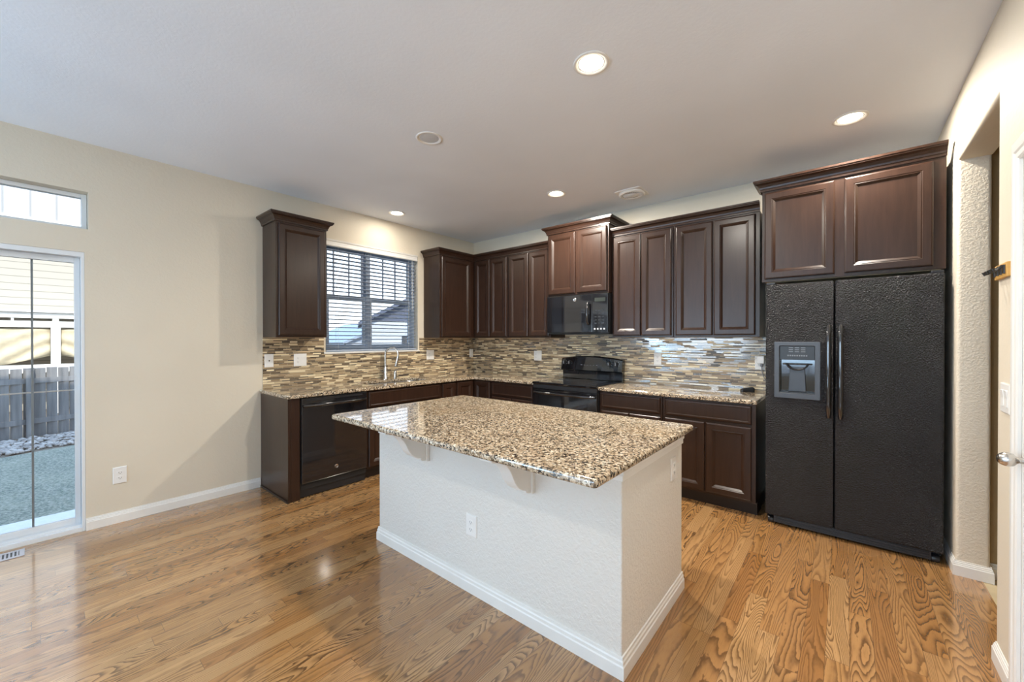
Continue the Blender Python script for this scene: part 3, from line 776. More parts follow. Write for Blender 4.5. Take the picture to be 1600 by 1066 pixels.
# backguard: upright lower strip, forward leaning arched control head
MB().box(X0 + 0.012, -0.062, 0.9185, X1 - 0.006, -0.010, 1.03).build('backguard', M['black_gloss'], rg, 0.004)
rs = []
for k in range(17):
    t = k/16; x = X0 + 0.002 + (X1 - X0 - 0.004)*t; top = 1.155 + 0.032*math.sin(PI*t)**0.8 if 0 < t < 1 else 1.155
    rs.append([(x, -0.012, 1.010), (x, -0.078, 1.010), (x, -0.092, 1.022), (x, -0.070, top - 0.012), (x, -0.058, top), (x, -0.012, top)])
head = MB().rings(rs).build('control_head', M['black_gloss'], rg, 0.002)
def on_head(x, z): return (x, -0.092 + (z - 1.022)*0.022/0.125, z)
def slab(parent, name, xa, xb, za, zb, m, d=0.0012):
    p = [on_head(xa, za), on_head(xb, za), on_head(xb, zb), on_head(xa, zb)]
    return MB().rings([[(q[0], q[1] + 0.0005, q[2]) for q in p], [(q[0], q[1] - d, q[2]) for q in p]]).build(name, m, parent)
slab(rg, 'display', 1.835, 2.085, 1.075, 1.150, M['black_glass'])
for r_ in range(3):
    for c_ in range(6):
        if r_ == 2 and c_ in (2, 3): continue
        slab(rg, 'key_print', 1.845 + c_*0.039, 1.845 + c_*0.039 + 0.022, 1.082 + r_*0.022, 1.082 + r_*0.022 + 0.006, M['dark_print'], 0.002)
slab(rg, 'clock_digits', 1.93, 1.975, 1.124, 1.141, M['lcd'], 0.002)
for x in (1.625, 1.700, 2.205, 2.290):
    c = on_head(x, 1.105)
    kn = MB().lathe([(0.0005, -0.0285), (0.017, -0.0285), (0.0195, -0.025), (0.021, -0.004), (0.024, 0), (0.024, 0.002)], (c[0], c[1] - 0.002, c[2]), 'y', 24).build('knob', M['black_satin'], rg, 0, True)
    MB().box(c[0] - 0.002, c[1] - 0.0325, c[2] - 0.014, c[0] + 0.002, c[1] - 0.029, c[2] + 0.017).build('pointer', M['grey_print'], kn)
    for k in range(7):
        a_ = math.radians(-30 + 40*k); q = on_head(x + 0.031*math.cos(a_), 1.105 + 0.031*math.sin(a_))
        if 1.06 < q[2] < 1.15: MB().box(q[0] - 0.002, q[1] - 0.0015, q[2] - 0.002, q[0] + 0.002, q[1], q[2] + 0.002).build('dial_mark', M['grey_print'], rg)
dr = MB().box(X0 + 0.004, -0.655, 0.235, X1 - 0.004, -0.6255, 0.845).build('oven_door', M['black_gloss'], rg, 0.004)
MB().box(X0 + 0.11, -0.6572, 0.36, X1 - 0.11, -0.6552, 0.72).build('oven_window', M['black_glass'], dr)
pts = []
for k in range(13):
    t = k/12; pts.append((X0 + 0.02 + (X1 - X0 - 0.04)*t, -0.662 - 0.038*min(1, math.sin(PI*t)*2.5), 0.808))
MB().tube(pts, 0.0125, 12).build('handle', M['black_gloss'], dr, 0, True)
MB().box(X0 + 0.004, -0.652, 0.848, X1 - 0.004, -0.6255, 0.894).build('vent_trim', M['black_satin'], rg, 0.003)
MB().box(X0 + 0.004, -0.652, 0.06, X1 - 0.004, -0.6255, 0.228).build('storage_drawer', M['black_gloss'], rg, 0.004)
for x in (X0 + 0.05, X1 - 0.05):
    for yy in (-0.58, -0.10):
        MB().lathe([(0.001, 0), (0.015, 0), (0.015, 0.021), (0.001, 0.021)], (x, yy, 0), 'z', 12).build('foot', M['black_satin'], rg)

# ------------------------------------------------------------------ microwave
mw = thing('microwave_oven', 'black over the range microwave with side handle', 'microwave', (1.969, -0.2, 1.44))
A0, A1, Z0, Z1 = 1.592, 2.346, 1.442, 1.860
MB().box(A0, -0.375, Z0, A1, -0.010, Z1).build('body', M['black_satin'], mw, 0.002)
MB().box(A0 + 0.03, -0.36, Z0 - 0.006, A1 - 0.03, -0.03, Z0 - 0.0003).build('vent_grille', M['black_matte'], mw)
md_ = MB().box(A0, -0.402, Z0 + 0.012, 2.165, -0.376, Z1).build('door', M['black_gloss'], mw, 0.004)
MB().prism(rrect(A0 + 0.065, Z0 + 0.115, 2.085, Z1 - 0.125, 0.02), 'y', -0.4042, -0.4022).build('window', M['black_glass'], md_)
MB().box(2.167, -0.402, Z0 + 0.012, A1, -0.376, Z1).build('control_panel', M['black_gloss'], mw, 0.004)
for r_ in range(5):
    for c_ in range(3):
        MB().box(2.195 + c_*0.042, -0.4032, Z0 + 0.10 + r_*0.034, 2.195 + c_*0.042 + 0.026, -0.4022, Z0 + 0.10 + r_*0.034 + 0.012).build('keypad_print', M['black_satin'], mw)
for c_ in range(4):
    MB().box(2.188 + c_*0.036, -0.4034, Z0 + 0.040, 2.188 + c_*0.036 + 0.018, -0.4022, Z0 + 0.056).build('key_print', M['grey_print'], mw)
MB().box(2.195, -0.4032, Z1 - 0.085, 2.318, -0.4022, Z1 - 0.045).build('display', M['lcd'], mw)
hx = 2.128
MB().tube([(hx, -0.400, Z0 + 0.10), (hx, -0.425, Z0 + 0.105), (hx, -0.440, Z0 + 0.13), (hx, -0.443, 1.655), (hx, -0.440, Z1 - 0.12), (hx, -0.425, Z1 - 0.095), (hx, -0.400, Z1 - 0.09)], 0.0145, 12).build('handle', M['black_gloss'], md_, 0, True)
badge(md_, (1.955, -0.4022, Z1 - 0.050), 'y', -1, 0.019)

# ------------------------------------------------------------------ refrigerator
fr = thing('refrigerator', 'black side by side refrigerator with ice and water dispenser', 'refrigerator', (4.218, -0.35, 0))
F0, F1, FS, FY, FH = 3.757, 4.678, 4.158, -0.660, 1.786
MB().box(F0 + 0.004, -0.590, 0.035, F1 - 0.004, -0.02, FH - 0.012).build('body', M['fridge'], fr, 0.004)
def vslab(outer, holes, ya, yb):
    m = fill_holes(outer, holes, 0, 1)
    m.v = [(p[0], ya + (yb - ya)*p[2], p[1]) for p in m.v]; return m
DX0, DX1, DZ0, DZ1 = 3.812, 4.084, 0.953, 1.363
ld = vslab(rrect(F0, 0.075, FS - 0.004, FH, 0.008, 2), [[(DX0 + 0.02, DZ0 + 0.02), (DX1 - 0.02, DZ0 + 0.02), (DX1 - 0.02, DZ1 - 0.02), (DX0 + 0.02, DZ1 - 0.02)]], -0.594, FY).build('freezer_door', M['fridge'], fr, 0.007, seg=3)
rd = MB().box(FS + 0.004, FY, 0.075, F1, -0.594, FH).build('fridge_door', M['fridge'], fr, 0.009, seg=3)
for (px, nm) in ((FS - 0.030, 'left'), (FS + 0.034, 'right')):
    pts = []
    for k in range(17):
        t = k/16; s_ = min(1.0, math.sin(PI*t)*3.2)
        pts.append((px, FY - 0.006 - 0.045*s_**0.7, 0.845 + 0.628*t))
    MB().tube(pts, [0.014 + 0.002*math.sin(PI*k/16) for k in range(17)], 14).build('handle', M['black_gloss'], ld if nm == 'left' else rd, 0, True)
# dispenser: bezel frame, recess, control panel, paddle, tray
bz = vslab(rrect(DX0, DZ0, DX1, DZ1, 0.006, 2), [rrect(DX0 + 0.032, DZ0 + 0.038, DX1 - 0.032, DZ1 - 0.030, 0.006, 2)], FY + 0.004, FY - 0.008).build('dispenser_bezel', M['bezel'], ld, 0.003)
mb = MB(); xa, xb, za_, zb2 = DX0 + 0.028, DX1 - 0.028, DZ0 + 0.034, DZ1 - 0.026
mb.box(xa, FY + 0.062, za_, xb, FY + 0.066, zb2).box(xa, FY + 0.001, za_, xa + 0.003, FY + 0.062, zb2).box(xb - 0.003, FY + 0.001, za_, xb, FY + 0.062, zb2)
mb.box(xa, FY + 0.001, za_, xb, FY + 0.062, za_ + 0.003).box(xa, FY + 0.001, zb2 - 0.003, xb, FY + 0.062, zb2)
rc = mb.build('dispenser_recess', M['black_gloss'], ld)
MB().box(xa + 0.004, FY + 0.003, 1.232, xb - 0.004, FY + 0.058, zb2 - 0.004).build('dispenser_panel', M['black_satin'], ld, 0.003)
for r_ in range(3):
    for c_ in range(3):
        MB().box(3.900 + c_*0.036, FY + 0.0012, 1.290 + r_*0.014 - 0.001, 3.900 + c_*0.036 + 0.026, FY + 0.0028, 1.290 + r_*0.014 + 0.004).build('key_print', M['dark_print'], ld)
for k in range(9):
    MB().box(3.892 + k*0.0135, FY + 0.0012, 1.258, 3.892 + k*0.0135 + 0.009, FY + 0.0028, 1.268).build('key_print', M['dark_print'], ld)
pd = []
for k in range(13):
    a_ = PI + PI*k/12; pd.append((3.948 + 0.062*math.cos(a_), FY + 0.03, 1.205 + 0.045*math.sin(a_)))
MB().tube(pd, 0.006, 8).tube([(3.86, FY + 0.04, 1.200), (4.035, FY + 0.04, 1.200)], 0.005, 8).build('ice_paddle', M['black_satin'], ld, 0, True)
MB().prism([(3.895, 1.00), (4.000, 1.00), (3.992, 1.175), (3.903, 1.175)], 'y', FY + 0.046, FY + 0.058).build('water_paddle', M['bezel'], ld, 0.003)
MB().box(xa + 0.004, FY + 0.004, za_ + 0.004, xb - 0.004, FY + 0.058, za_ + 0.012).build('drip_tray', M['black_satin'], ld)
g_ = MB().box(F0 + 0.05, -0.630, 0.014, F1 - 0.05, -0.592, 0.068)
for k in range(3): g_.box(F0 + 0.06, -0.636, 0.022 + k*0.016, F1 - 0.06, -0.630, 0.029 + k*0.016)
g_.build('toe_grille', M['black_satin'], fr, 0.002)
for x in (F0 + 0.03, F1 - 0.03):
    MB().lathe([(0.0005, -0.018), (0.020, -0.018), (0.022, -0.012), (0.022, 0.012), (0.020, 0.018), (0.0005, 0.018)], (x, -0.602, 0.0225), 'x', 20).build('roller', M['black_satin'], fr, 0, True)
    MB().box(x - 0.028, -0.645, FH + 0.0005, x + 0.028, -0.50, FH + 0.018).build('hinge_cover', M['black_satin'], fr, 0.005)

# ------------------------------------------------------------------ island
IX0, IX1, IY0, IY1 = 1.742, 3.518, -2.648, -1.868
isl = thing('kitchen_island', 'white plastered island base with corbels and baseboard', 'island', ((IX0 + IX1)/2, (IY0 + IY1)/2, 0))
MB().prism(rrect(IX0, IY0, IX1, IY1, 0.008, 3), 'z', 0, CT - CTH - 0.001).build('body', M['island_wall'], isl, 0, True, angle=60)
IB = [(0.0005, 0), (0.014, 0), (0.014, 0.052), (0.010, 0.057), (0.010, 0.070), (0.006, 0.076), (0.006, 0.088), (0.0005, 0.090)]
ring = [(IX0, IY1), (IX0, IY0), (IX1, IY0), (IX1, IY1)]
MB().sweep(ring, IB, 0.0).build('baseboard', M['trim'], isl)
IC = [(0.0005, 0.0), (0.006, 0.0), (0.006, 0.022), (0.012, 0.028), (0.012, 0.042), (0.020, 0.050), (0.022, 0.072), (0.0005, 0.072)]
MB().sweep(ring, IC, CT - CTH - 0.0735).build('crown_trim', M['trim'], isl)
for cx in (2.245, 3.035):
    y_ = IY0 - 0.0225; zt = CT - CTH - 0.001
    prof = [(y_, zt), (-2.945, zt), (-2.945, zt - 0.018), (-2.925, zt - 0.024), (-2.900, zt - 0.030), (-2.872, zt - 0.040), (-2.848, zt - 0.055), (-2.828, zt - 0.076),
            (-2.812, zt - 0.100), (-2.800, zt - 0.124), (-2.788, zt - 0.146), (-2.772, zt - 0.166), (-2.752, zt - 0.184), (-2.728, zt - 0.198), (-2.706, zt - 0.204),
            (-2.704, zt - 0.214), (-2.690, zt - 0.222), (y_, zt - 0.224)]
    cbm = MB().prism(prof, 'x', cx - 0.036, cx + 0.036)
    cbm.box(cx - 0.046, IY0 - 0.0005, zt - 0.228, cx + 0.046, y_, zt - 0.0735).build('corbel', M['trim'], isl, 0.003)
it = fill_holes(round_poly([(1.733, -2.982), (3.578, -2.982), (3.578, -1.852), (1.733, -1.852)], 0.022, (0, 1, 2, 3)), [], CT - CTH, CT + 0.001).build('island_worktop', M['granite'], None, 0.012, seg=4)
tag(it, 'large speckled granite slab on the island, reflecting the window', 'countertop')

# ------------------------------------------------------------------ wall plates (modelled facing -y, then turned)
def plate_mesh(w, h): 
    rs = []
    for i, d in ((0, 0), (0, 0.003), (0.003, 0.0055), (0.006, 0.006)):
        rs.append([(-w/2 + i, -d, -h/2 + i), (w/2 - i, -d, -h/2 + i), (w/2 - i, -d, h/2 - i), (-w/2 + i, -d, h/2 - i)])
    return MB().rings(rs)
def receptacle(parent, x, m=None):
    for s_ in (-1, 1):
        zc = s_*0.0195
        pol = []
        for k in range(20):
            a_ = 2*PI*k/20; pol.append((x + 0.0165*math.cos(a_), zc + max(-0.0125, min(0.0125, 0.0165*math.sin(a_)))))
        rc_ = MB().prism(pol, 'y', -0.0085, -0.005).build('receptacle', M['plate'], parent)
        mb = MB().box(x - 0.0075, -0.0092, zc - 0.003, x - 0.0055, -0.0083, zc + 0.006).box(x + 0.0055, -0.0092, zc - 0.003, x + 0.0075, -0.0083, zc + 0.005)
        mb.box(x - 0.002, -0.0092, zc - 0.0095, x + 0.002, -0.0083, zc - 0.006).build('slots', M['slot'], rc_)
    MB().lathe([(0.0005, -0.0075), (0.0025, -0.0072), (0.003, -0.006)], (x, 0, 0), 'y', 10).build('screw', M['plate'], parent)
def rocker(parent, x):
    MB().prism([(-0.0055, -0.033), (-0.009, -0.033), (-0.0072, 0.0), (-0.0105, 0.033), (-0.0055, 0.033)], 'x', x - 0.0165, x + 0.0165).build('rocker', M['plate'], parent)
def toggle(parent, x):
    MB().box(x - 0.005, -0.016, -0.002, x + 0.005, -0.0055, 0.012).build('toggle', M['plate'], parent, 0.001)
GP = 'white wall plates'
ow = local_thing('wall_outlet', 'white duplex outlet low on the wall beside the glass door', 'outlet', GP)
plate_mesh(0.078, 0.125).build('plate', M['plate'], ow); receptacle(ow, 0)
place(ow, (0.0008, -3.757, 0.356), PI/2)
dup(ow, 'white duplex outlet on the backsplash just right of the range', (2.716, -0.0084, 1.176), 0)
jk = local_thing('wall_plate', 'white jack plate at the left end of the backsplash', 'wall plate', GP)
plate_mesh(0.078, 0.125).build('plate', M['plate'], jk)
MB().lathe([(0.0005, -0.012), (0.004, -0.012), (0.005, -0.009), (0.007, -0.0055)], (0, 0, 0), 'y', 12).build('jack', M['slot'], jk, 0, True)
place(jk, (0.0084, -2.738, 1.178), PI/2)
g2 = local_thing('wall_plate', 'white double plate with outlet and switch, between jack plate and window', 'wall plate', GP)
plate_mesh(0.122, 0.125).build('plate', M['plate'], g2); receptacle(g2, -0.024); rocker(g2, 0.024)
place(g2, (0.0084, -2.455, 1.175), PI/2)
dup(g2, 'white double plate between the window and the corner', (0.0084, -0.815, 1.176), PI/2)
dup(g2, 'white double plate on the backsplash left of the range', (1.174, -0.0084, 1.170), 0)
sw = local_thing('light_switch', 'white single plate tucked into the backsplash corner', 'light switch', GP)
plate_mesh(0.072, 0.120).build('plate', M['plate'], sw); rocker(sw, 0)
place(sw, (0.0084, -0.062, 1.178), PI/2)
o3 = dup(ow, 'white outlet with a plugged adapter next to the refrigerator', (3.630, -0.0084, 1.170), 0)
sw2 = local_thing('light_switch', 'double rocker switch beside the white doorway at right edge', 'light switch', GP)
plate_mesh(0.118, 0.120).build('plate', M['plate'], sw2); rocker(sw2, -0.024); rocker(sw2, 0.024)
place(sw2, (R - 0.0008, -1.663, 1.143), -PI/2)
# plates that belong to the island
def island_plate(loc, rz, kind):
    me = plate_mesh(0.080, 0.118)
    def tf(p):
        c, s_ = math.cos(rz), math.sin(rz); return (loc[0] + p[0]*c - p[1]*s_, loc[1] + p[0]*s_ + p[1]*c, loc[2] + p[2])
    me.v = [tf(p) for p in me.v]; o = me.build('outlet_plate', M['plate'], isl)
    for s_ in (-1, 1):
        zc = s_*0.0195; pol = []
        for k in range(20):
            a_ = 2*PI*k/20; pol.append((0.0165*math.cos(a_), zc + max(-0.0125, min(0.0125, 0.0165*math.sin(a_)))))
        m2 = MB().prism(pol, 'y', -0.0085, -0.005); m2.v = [tf(p) for p in m2.v]; m2.build('receptacle', M['plate'], o)
        m3 = MB().box(-0.0075, -0.0092, zc - 0.003, -0.0055, -0.0083, zc + 0.006).box(0.0055, -0.0092, zc - 0.003, 0.0075, -0.0083, zc + 0.005).box(-0.002, -0.0092, zc - 0.0095, 0.002, -0.0083, zc - 0.006)
        m3.v = [tf(p) for p in m3.v]; m3.build('slots', M['slot'], o)
island_plate((2.650, IY0 - 0.0005, 0.366), 0, 0)
island_plate((IX1 + 0.0005, -2.022, 0.700), PI/2, 0)

# plug in adapter with its lead, small gadget on the worktop
pa = thing('power_adapter', 'white plug in adapter with grey lead next to the refrigerator', 'adapter', (3.640, -0.030, 1.19))
MB().box(3.612, -0.060, 1.165, 3.668, -0.0185, 1.235).build('housing', M['plate'], pa, 0.005)
MB().lathe([(0.012, 0), (0.011, -0.02), (0.006, -0.03), (0.0005, -0.03)], (3.648, -0.044, 1.1645), 'z', 12).build('strain_relief', M['dark_print'], pa, 0, True)
MB().tube([(3.648, -0.044, 1.138), (3.650, -0.044, 1.10), (3.662, -0.040, 1.05), (3.685, -0.034, 1.00), (3.706, -0.03, 0.97), (3.708, -0.03, 0.90), (3.708, -0.03, 0.5)], 0.003, 8).build('lead', M['dark_print'], pa, 0, True)
gd = thing('cordless_handset', 'small black handset lying on the right worktop by the refrigerator', 'handset', (3.545, -0.075, CT))
mb = MB(); cc = Vector((3.545, -0.085, CT + 0.0005)); rot = Matrix.Rotation(math.radians(24), 3, 'Z')
rs = []
for k in range(9):
    t = k/8; L_ = -0.055 + 0.11*t; w_ = 0.021 - 0.004*math.sin(PI*t) if 0 < k < 8 else 0.015; h_ = 0.026 + 0.020*t if 0 < k < 8 else 0.018 + 0.016*t
    rs.append([tuple(cc + rot @ Vector((L_, a_*w_, b_*h_))) for a_, b_ in ((-1, 0), (1, 0), (1.0, 0.6), (0.7, 1), (-0.7, 1), (-1, 0.6))])
MB().rings(rs).build('body', M['black_satin'], gd, 0.002)
p0 = cc + Vector((0, 0, 0.0335)); mb = MB()
for k in range(3):
    q = cc + rot @ Vector((-0.03 + k*0.016, 0, 0.034 + 0.003*k)); mb.lathe([(0.005, -0.004), (0.005, 0.0025), (0.0005, 0.0025)], tuple(q), 'z', 10)
mb.build('button', M['grey_print'], gd)

# ------------------------------------------------------------------ ceiling fixtures
def can_light(label, loc, lit, watts=20.0):
    t = local_thing('recessed_light', label, 'ceiling light', 'recessed ceiling lights')
    MB().lathe([(0.066, 0.004), (0.070, -0.001), (0.080, -0.006), (0.088, -0.006), (0.092, -0.003), (0.092, -0.0004)], (0, 0, 0), 'z', 40).build('trim_ring', M['plate'], t, 0, True)
    MB().lathe([(0.0005, -0.010), (0.030, -0.009), (0.052, -0.004), (0.064, 0.0005)] if lit else [(0.0005, -0.0020), (0.034, -0.0018), (0.058, -0.0010), (0.066, -0.0005)], (0, 0, 0), 'z', 40).build('lens', M['lamp'] if lit else M['lamp_off'], t, 0, True)
    place(t, loc)
    if lit:
        d = bpy.data.lights.new('lamp_light', 'AREA'); d.shape = 'DISK'; d.size = 0.12; d.energy = watts; d.color = (1.0, 0.93, 0.82); d.spread = math.radians(180)
        o = bpy.data.objects.new('lamp_light', d); COL.objects.link(o); o.parent = t; o.location = (0, 0, -0.012)
    return t
can_light('lit recessed light nearest the camera, over the island', (3.207, -2.337, H), True, 28.0)
can_light('lit recessed light in front of the refrigerator cabinet', (4.236, -0.818, H), True)
can_light('unlit grey recessed light over the left half of the island', (1.958, -2.383, H), False)
can_light('lit recessed light in front of the microwave cabinet', (2.047, -0.905, H), True, 42.0)
can_light('lit recessed light over the sink window', (0.336, -1.547, H), True, 3.5)
can_light('unseen recessed light added behind the camera to brighten the room', (3.2, -5.0, H), True, 12.0)  # extra lamp out of view, added only for more light
cv = thing('ceiling_vent', 'round slotted exhaust vent on the ceiling near the range wall', 'vent', (2.625, -0.455, H))
MB().prism(rrect(2.495, -0.585, 2.755, -0.325, 0.03), 'z', H - 0.008, H - 0.0005).build('backing_plate', M['plate'], cv, 0.003)
MB().lathe([(0.118, -0.008), (0.122, -0.020), (0.110, -0.028), (0.092, -0.024), (0.090, -0.012)], (2.625, -0.455, H), 'z', 40).build('rim', M['plate'], cv, 0, True)
MB().lathe([(0.090, -0.010), (0.0005, -0.010)], (2.625, -0.455, H), 'z', 40).build('dark_throat', M['slot'], cv)
for k in range(24):
    a_ = 2*PI*k/24; c_, s_ = math.cos(a_), math.sin(a_)
    MB().tube([(2.625 + 0.042*c_, -0.455 + 0.042*s_, H - 0.020), (2.625 + 0.092*c_, -0.455 + 0.092*s_, H - 0.018)], 0.0042, 6).build('blade', M['plate'], cv)
MB().lathe([(0.045, -0.012), (0.046, -0.024), (0.036, -0.032), (0.0005, -0.034)], (2.625, -0.455, H), 'z', 32).build('hub', M['plate'], cv, 0, True)

# ------------------------------------------------------------------ floor register by the glass door
fv = thing('floor_vent', 'white slotted floor register in front of the glass door', 'vent', (0.12, -4.36, 0))
V0, V1, U0, U1 = 0.055, 0.185, -4.53, -4.215
mb = MB().box(V0, U0, 0.0004, V0 + 0.022, U1, 0.005).box(V1 - 0.022, U0, 0.0004, V1, U1, 0.005).box(V0 + 0.022, U0, 0.0004, V1 - 0.022, U0 + 0.022, 0.005).box(V0 + 0.022, U1 - 0.022, 0.0004, V1 - 0.022, U1, 0.005)
mb.build('frame', M['vent_metal'], fv, 0.0015)
MB().box(V0 + 0.02, U0 + 0.02, 0.0004, V1 - 0.02, U1 - 0.02, 0.0012).build('dark_throat', M['slot'], fv)
k = 0; yy = U0 + 0.034
while yy < U1 - 0.03:
    MB().box(V0 + 0.021, yy, 0.0014, V1 - 0.021, yy + 0.008, 0.0046).build('slat', M['vent_metal'], fv); yy += 0.0165

# ------------------------------------------------------------------ right hand doorway: casing, door, knob, hook rail
CAS = [(0, 0), (0.010, 0), (0.014, 0.006), (0.014, 0.022), (0.018, 0.028), (0.018, 0.036), (0.013, 0.040), (0.013, 0.066), (0.008, 0.072), (0, 0.072)]
def casing():
    mb = MB(); xw = R - 0.0005
    # legs and head: profile depth goes into the room, width runs away from the doorway
    c0, c1, zt = NDY1, NDY0, NDZ
    path = [((c0, 0.0), (1, 0)), ((c0, zt), (1, 1)), ((c1, zt), (-1, 1)), ((c1, 0.0), (-1, 0))]
    rs = []
    for (y_, z_), (dy, dz) in path:
        rs.append([(xw - d, y_ + dy*w_*1.15, z_ + dz*w_*1.15) for d, w_ in CAS])
    return mb.rings(rs)
struct(casing().build('trim_1', M['trim']))
d2 = thing('door_2', 'white panelled door with nickel knob at the right edge', 'door', (R + 0.05, (NDY0 + NDY1)/2, 0)); d2['kind'] = 'structure'
MB().box(R + 0.006, NDY0 + 0.022, 0.008, R + 0.042, NDY1 - 0.022, NDZ - 0.022).build('slab', M['trim'], d2, 0.002)
for (pa, pb) in ((NDY0 + 0.11, (NDY0 + NDY1)/2 - 0.045), ((NDY0 + NDY1)/2 + 0.045, NDY1 - 0.11)):
    for (qa, qb) in ((0.22, 0.80), (0.96, 1.58), (1.70, 1.93)):
        rs = []
        for i_, d_ in ((0, 0.0005), (0.004, 0.004), (0.012, 0.004), (0.020, 0.0015), (0.030, 0.0015), (0.050, 0.005)):
            rs.append([(R + 0.006 - d_, pa + i_, qa + i_), (R + 0.006 - d_, pb - i_, qa + i_), (R + 0.006 - d_, pb - i_, qb - i_), (R + 0.006 - d_, pa + i_, qb - i_)])
        MB().rings(rs).build('panel', M['trim'], d2)
mb = MB().box(R + 0.0, NDY1 - 0.02, 0, HX, NDY1 - 0.0005, NDZ - 0.0005).box(R, NDY0 + 0.0005, 0, HX, NDY0 + 0.02, NDZ - 0.0005).box(R, NDY0 + 0.02, NDZ - 0.02, HX, NDY1 - 0.02, NDZ - 0.0005)
mb.build('door_jamb', M['trim'], d2)
kz, ky = 0.945, NDY1 - 0.068
kn = MB().lathe([(0.0005, -0.080), (0.010, -0.079), (0.019, -0.073), (0.0245, -0.062), (0.0255, -0.052), (0.022, -0.040), (0.013, -0.032), (0.010, -0.026), (0.010, -0.006), (0.0005, -0.006)], (R + 0.006, ky, kz), 'x', 28).build('knob', M['steel'], d2, 0, True)
MB().lathe([(0.0005, -0.008), (0.030, -0.007), (0.033, -0.003), (0.033, -0.0005)], (R + 0.006, ky, kz), 'x', 28).build('rosette', M['steel'], d2, 0, True)

hr = thing('hook_rail', 'yellow wooden board with black iron hooks on the right wall', 'hook rail', (R - 0.01, -1.62, 1.63))
MB().box(R - 0.013, -1.716, 1.632, R - 0.0008, -1.550, 1.690).build('board', M['hookwood'], hr, 0.002)
for k in range(4):
    yy = -1.695 + k*0.044
    MB().tube([(R - 0.014, yy, 1.672), (R - 0.022, yy, 1.676), (R - 0.034, yy, 1.660), (R - 0.042, yy, 1.656), (R - 0.046, yy, 1.668)], [0.006, 0.005, 0.0042, 0.0045, 0.0065], 8).tube([(R - 0.014, yy, 1.645), (R - 0.014, yy, 1.680)], 0.006, 8).build('hook', M['iron'], hr, 0, True)

# ------------------------------------------------------------------ rear windows behind the camera (they are what the glossy things mirror)
for nm, xa, xb in (('window_3', 0.30, 2.30), ('window_4', 2.70, 4.50)):
    w = thing(nm, 'rear window behind the camera', 'window', ((xa + xb)/2, REAR - 0.1, 0.55)); w['kind'] = 'structure'
    mb = MB(); t_ = 0.05
    mb.box(xa, REAR - 0.13, 0.55, xa + t_, REAR - 0.06, 2.35).box(xb - t_, REAR - 0.13, 0.55, xb, REAR - 0.06, 2.35)
    mb.box(xa + t_, REAR - 0.13, 0.55, xb - t_, REAR - 0.06, 0.60).box(xa + t_, REAR - 0.13, 2.30, xb - t_, REAR - 0.06, 2.35)
    mb.box((xa + xb)/2 - 0.025, REAR - 0.12, 0.60, (xa + xb)/2 + 0.025, REAR - 0.07, 2.30).build('window_frame', M['vinyl'], w)
    MB().box(xa + t_, REAR - 0.098, 0.60, xb - t_, REAR - 0.094, 2.30).build('pane', M['glass'], w)

w = thing('window_5_added', 'unseen side window added behind the camera to hold a fill lamp', 'window', (-0.1, -6.9, 0.55)); w['kind'] = 'structure'  # added opening out of view, gives the side fill lamp a place
frame_rect(MB(), -0.13, -0.06, -7.60, -6.20, 0.55, 2.35, 0.05).box(-0.12, -6.925, 0.6, -0.07, -6.875, 2.3).build('window_frame', M['vinyl'], w)
MB().box(-0.098, -7.55, 0.60, -0.094, -6.25, 2.30).build('pane', M['glass'], w)

# ------------------------------------------------------------------ outdoors
GZ = -0.35
def ground(name, pts, z0, z1, m): return MB().prism(pts, 'z', z0, z1).build(name, m)
st = box('patio_slab', M['concrete'], None, (-0.75, -6.2, GZ + 0.02), (-WT - 0.002, -3.4, -0.045)); tag(st, 'pale concrete step outside the sliding glass door', 'step')
struct(ground('floor_yard', [(-60, -40), (-0.16, -40), (-0.16, 40), (-60, 40)], GZ - 0.3, GZ - 0.02, M['soil']))
struct(ground('floor_rear_yard', [(-0.16, -60), (12, -60), (12, REAR - 0.2), (-0.16, REAR - 0.2)], GZ - 0.3, GZ - 0.02, M['concrete']))
# lawn with a blade layer
mb = MB().prism([(-3.0, -12), (-0.16, -12), (-0.16, 10), (-9.6, 10)], 'z', GZ - 0.019, GZ)
rnd = random.Random(3)
for k in range(0):
    y = -6.2 + rnd.random()*3.6; x = -0.8 - rnd.random()*4.75
    if x < -5.36 - 0.30*(y + 4.1): continue
    a_ = rnd.random()*2*PI; h_ = 0.025 + 0.035*rnd.random(); w_ = 0.004; dx, dy = math.cos(a_)*w_, math.sin(a_)*w_
    lx, ly = (rnd.random() - 0.5)*0.03, (rnd.random() - 0.5)*0.03
    mb.add([(x - dx, y - dy, GZ), (x + dx, y + dy, GZ), (x + lx, y + ly, GZ + h_)], [(0, 1, 2)])
lw = mb.build('lawn', M['grass']); tag(lw, 'short shaded lawn outside the glass door', 'lawn', kind='stuff')
# pebble strip
bm = bmesh.new(); rnd = random.Random(5)
for k in range(1700):
    y = -5.7 + rnd.random()*3.6; x = -5.52 - 0.30*(y + 4.1) - rnd.random()*1.22
    s_ = 0.022 + 0.032*rnd.random()**2
    mat_ = Matrix.Translation((x, y, GZ + s_*0.25)) @ Matrix.Rotation(rnd.random()*6, 4, 'Z') @ Matrix.Diagonal((s_*(0.8 + 0.5*rnd.random()), s_*0.8, s_*0.6, 1))
    bmesh.ops.create_icosphere(bm, subdivisions=1, radius=1.0, matrix=mat_)
for f in bm.faces: f.smooth = True
me = bpy.data.meshes.new('pebble_bed'); bm.to_mesh(me); bm.free(); me.materials.append(M['pebble'])
pb = bpy.data.objects.new('pebble_bed', me); COL.objects.link(pb); tag(pb, 'strip of pale river pebbles along the foot of the fence', 'pebbles', kind='stuff')
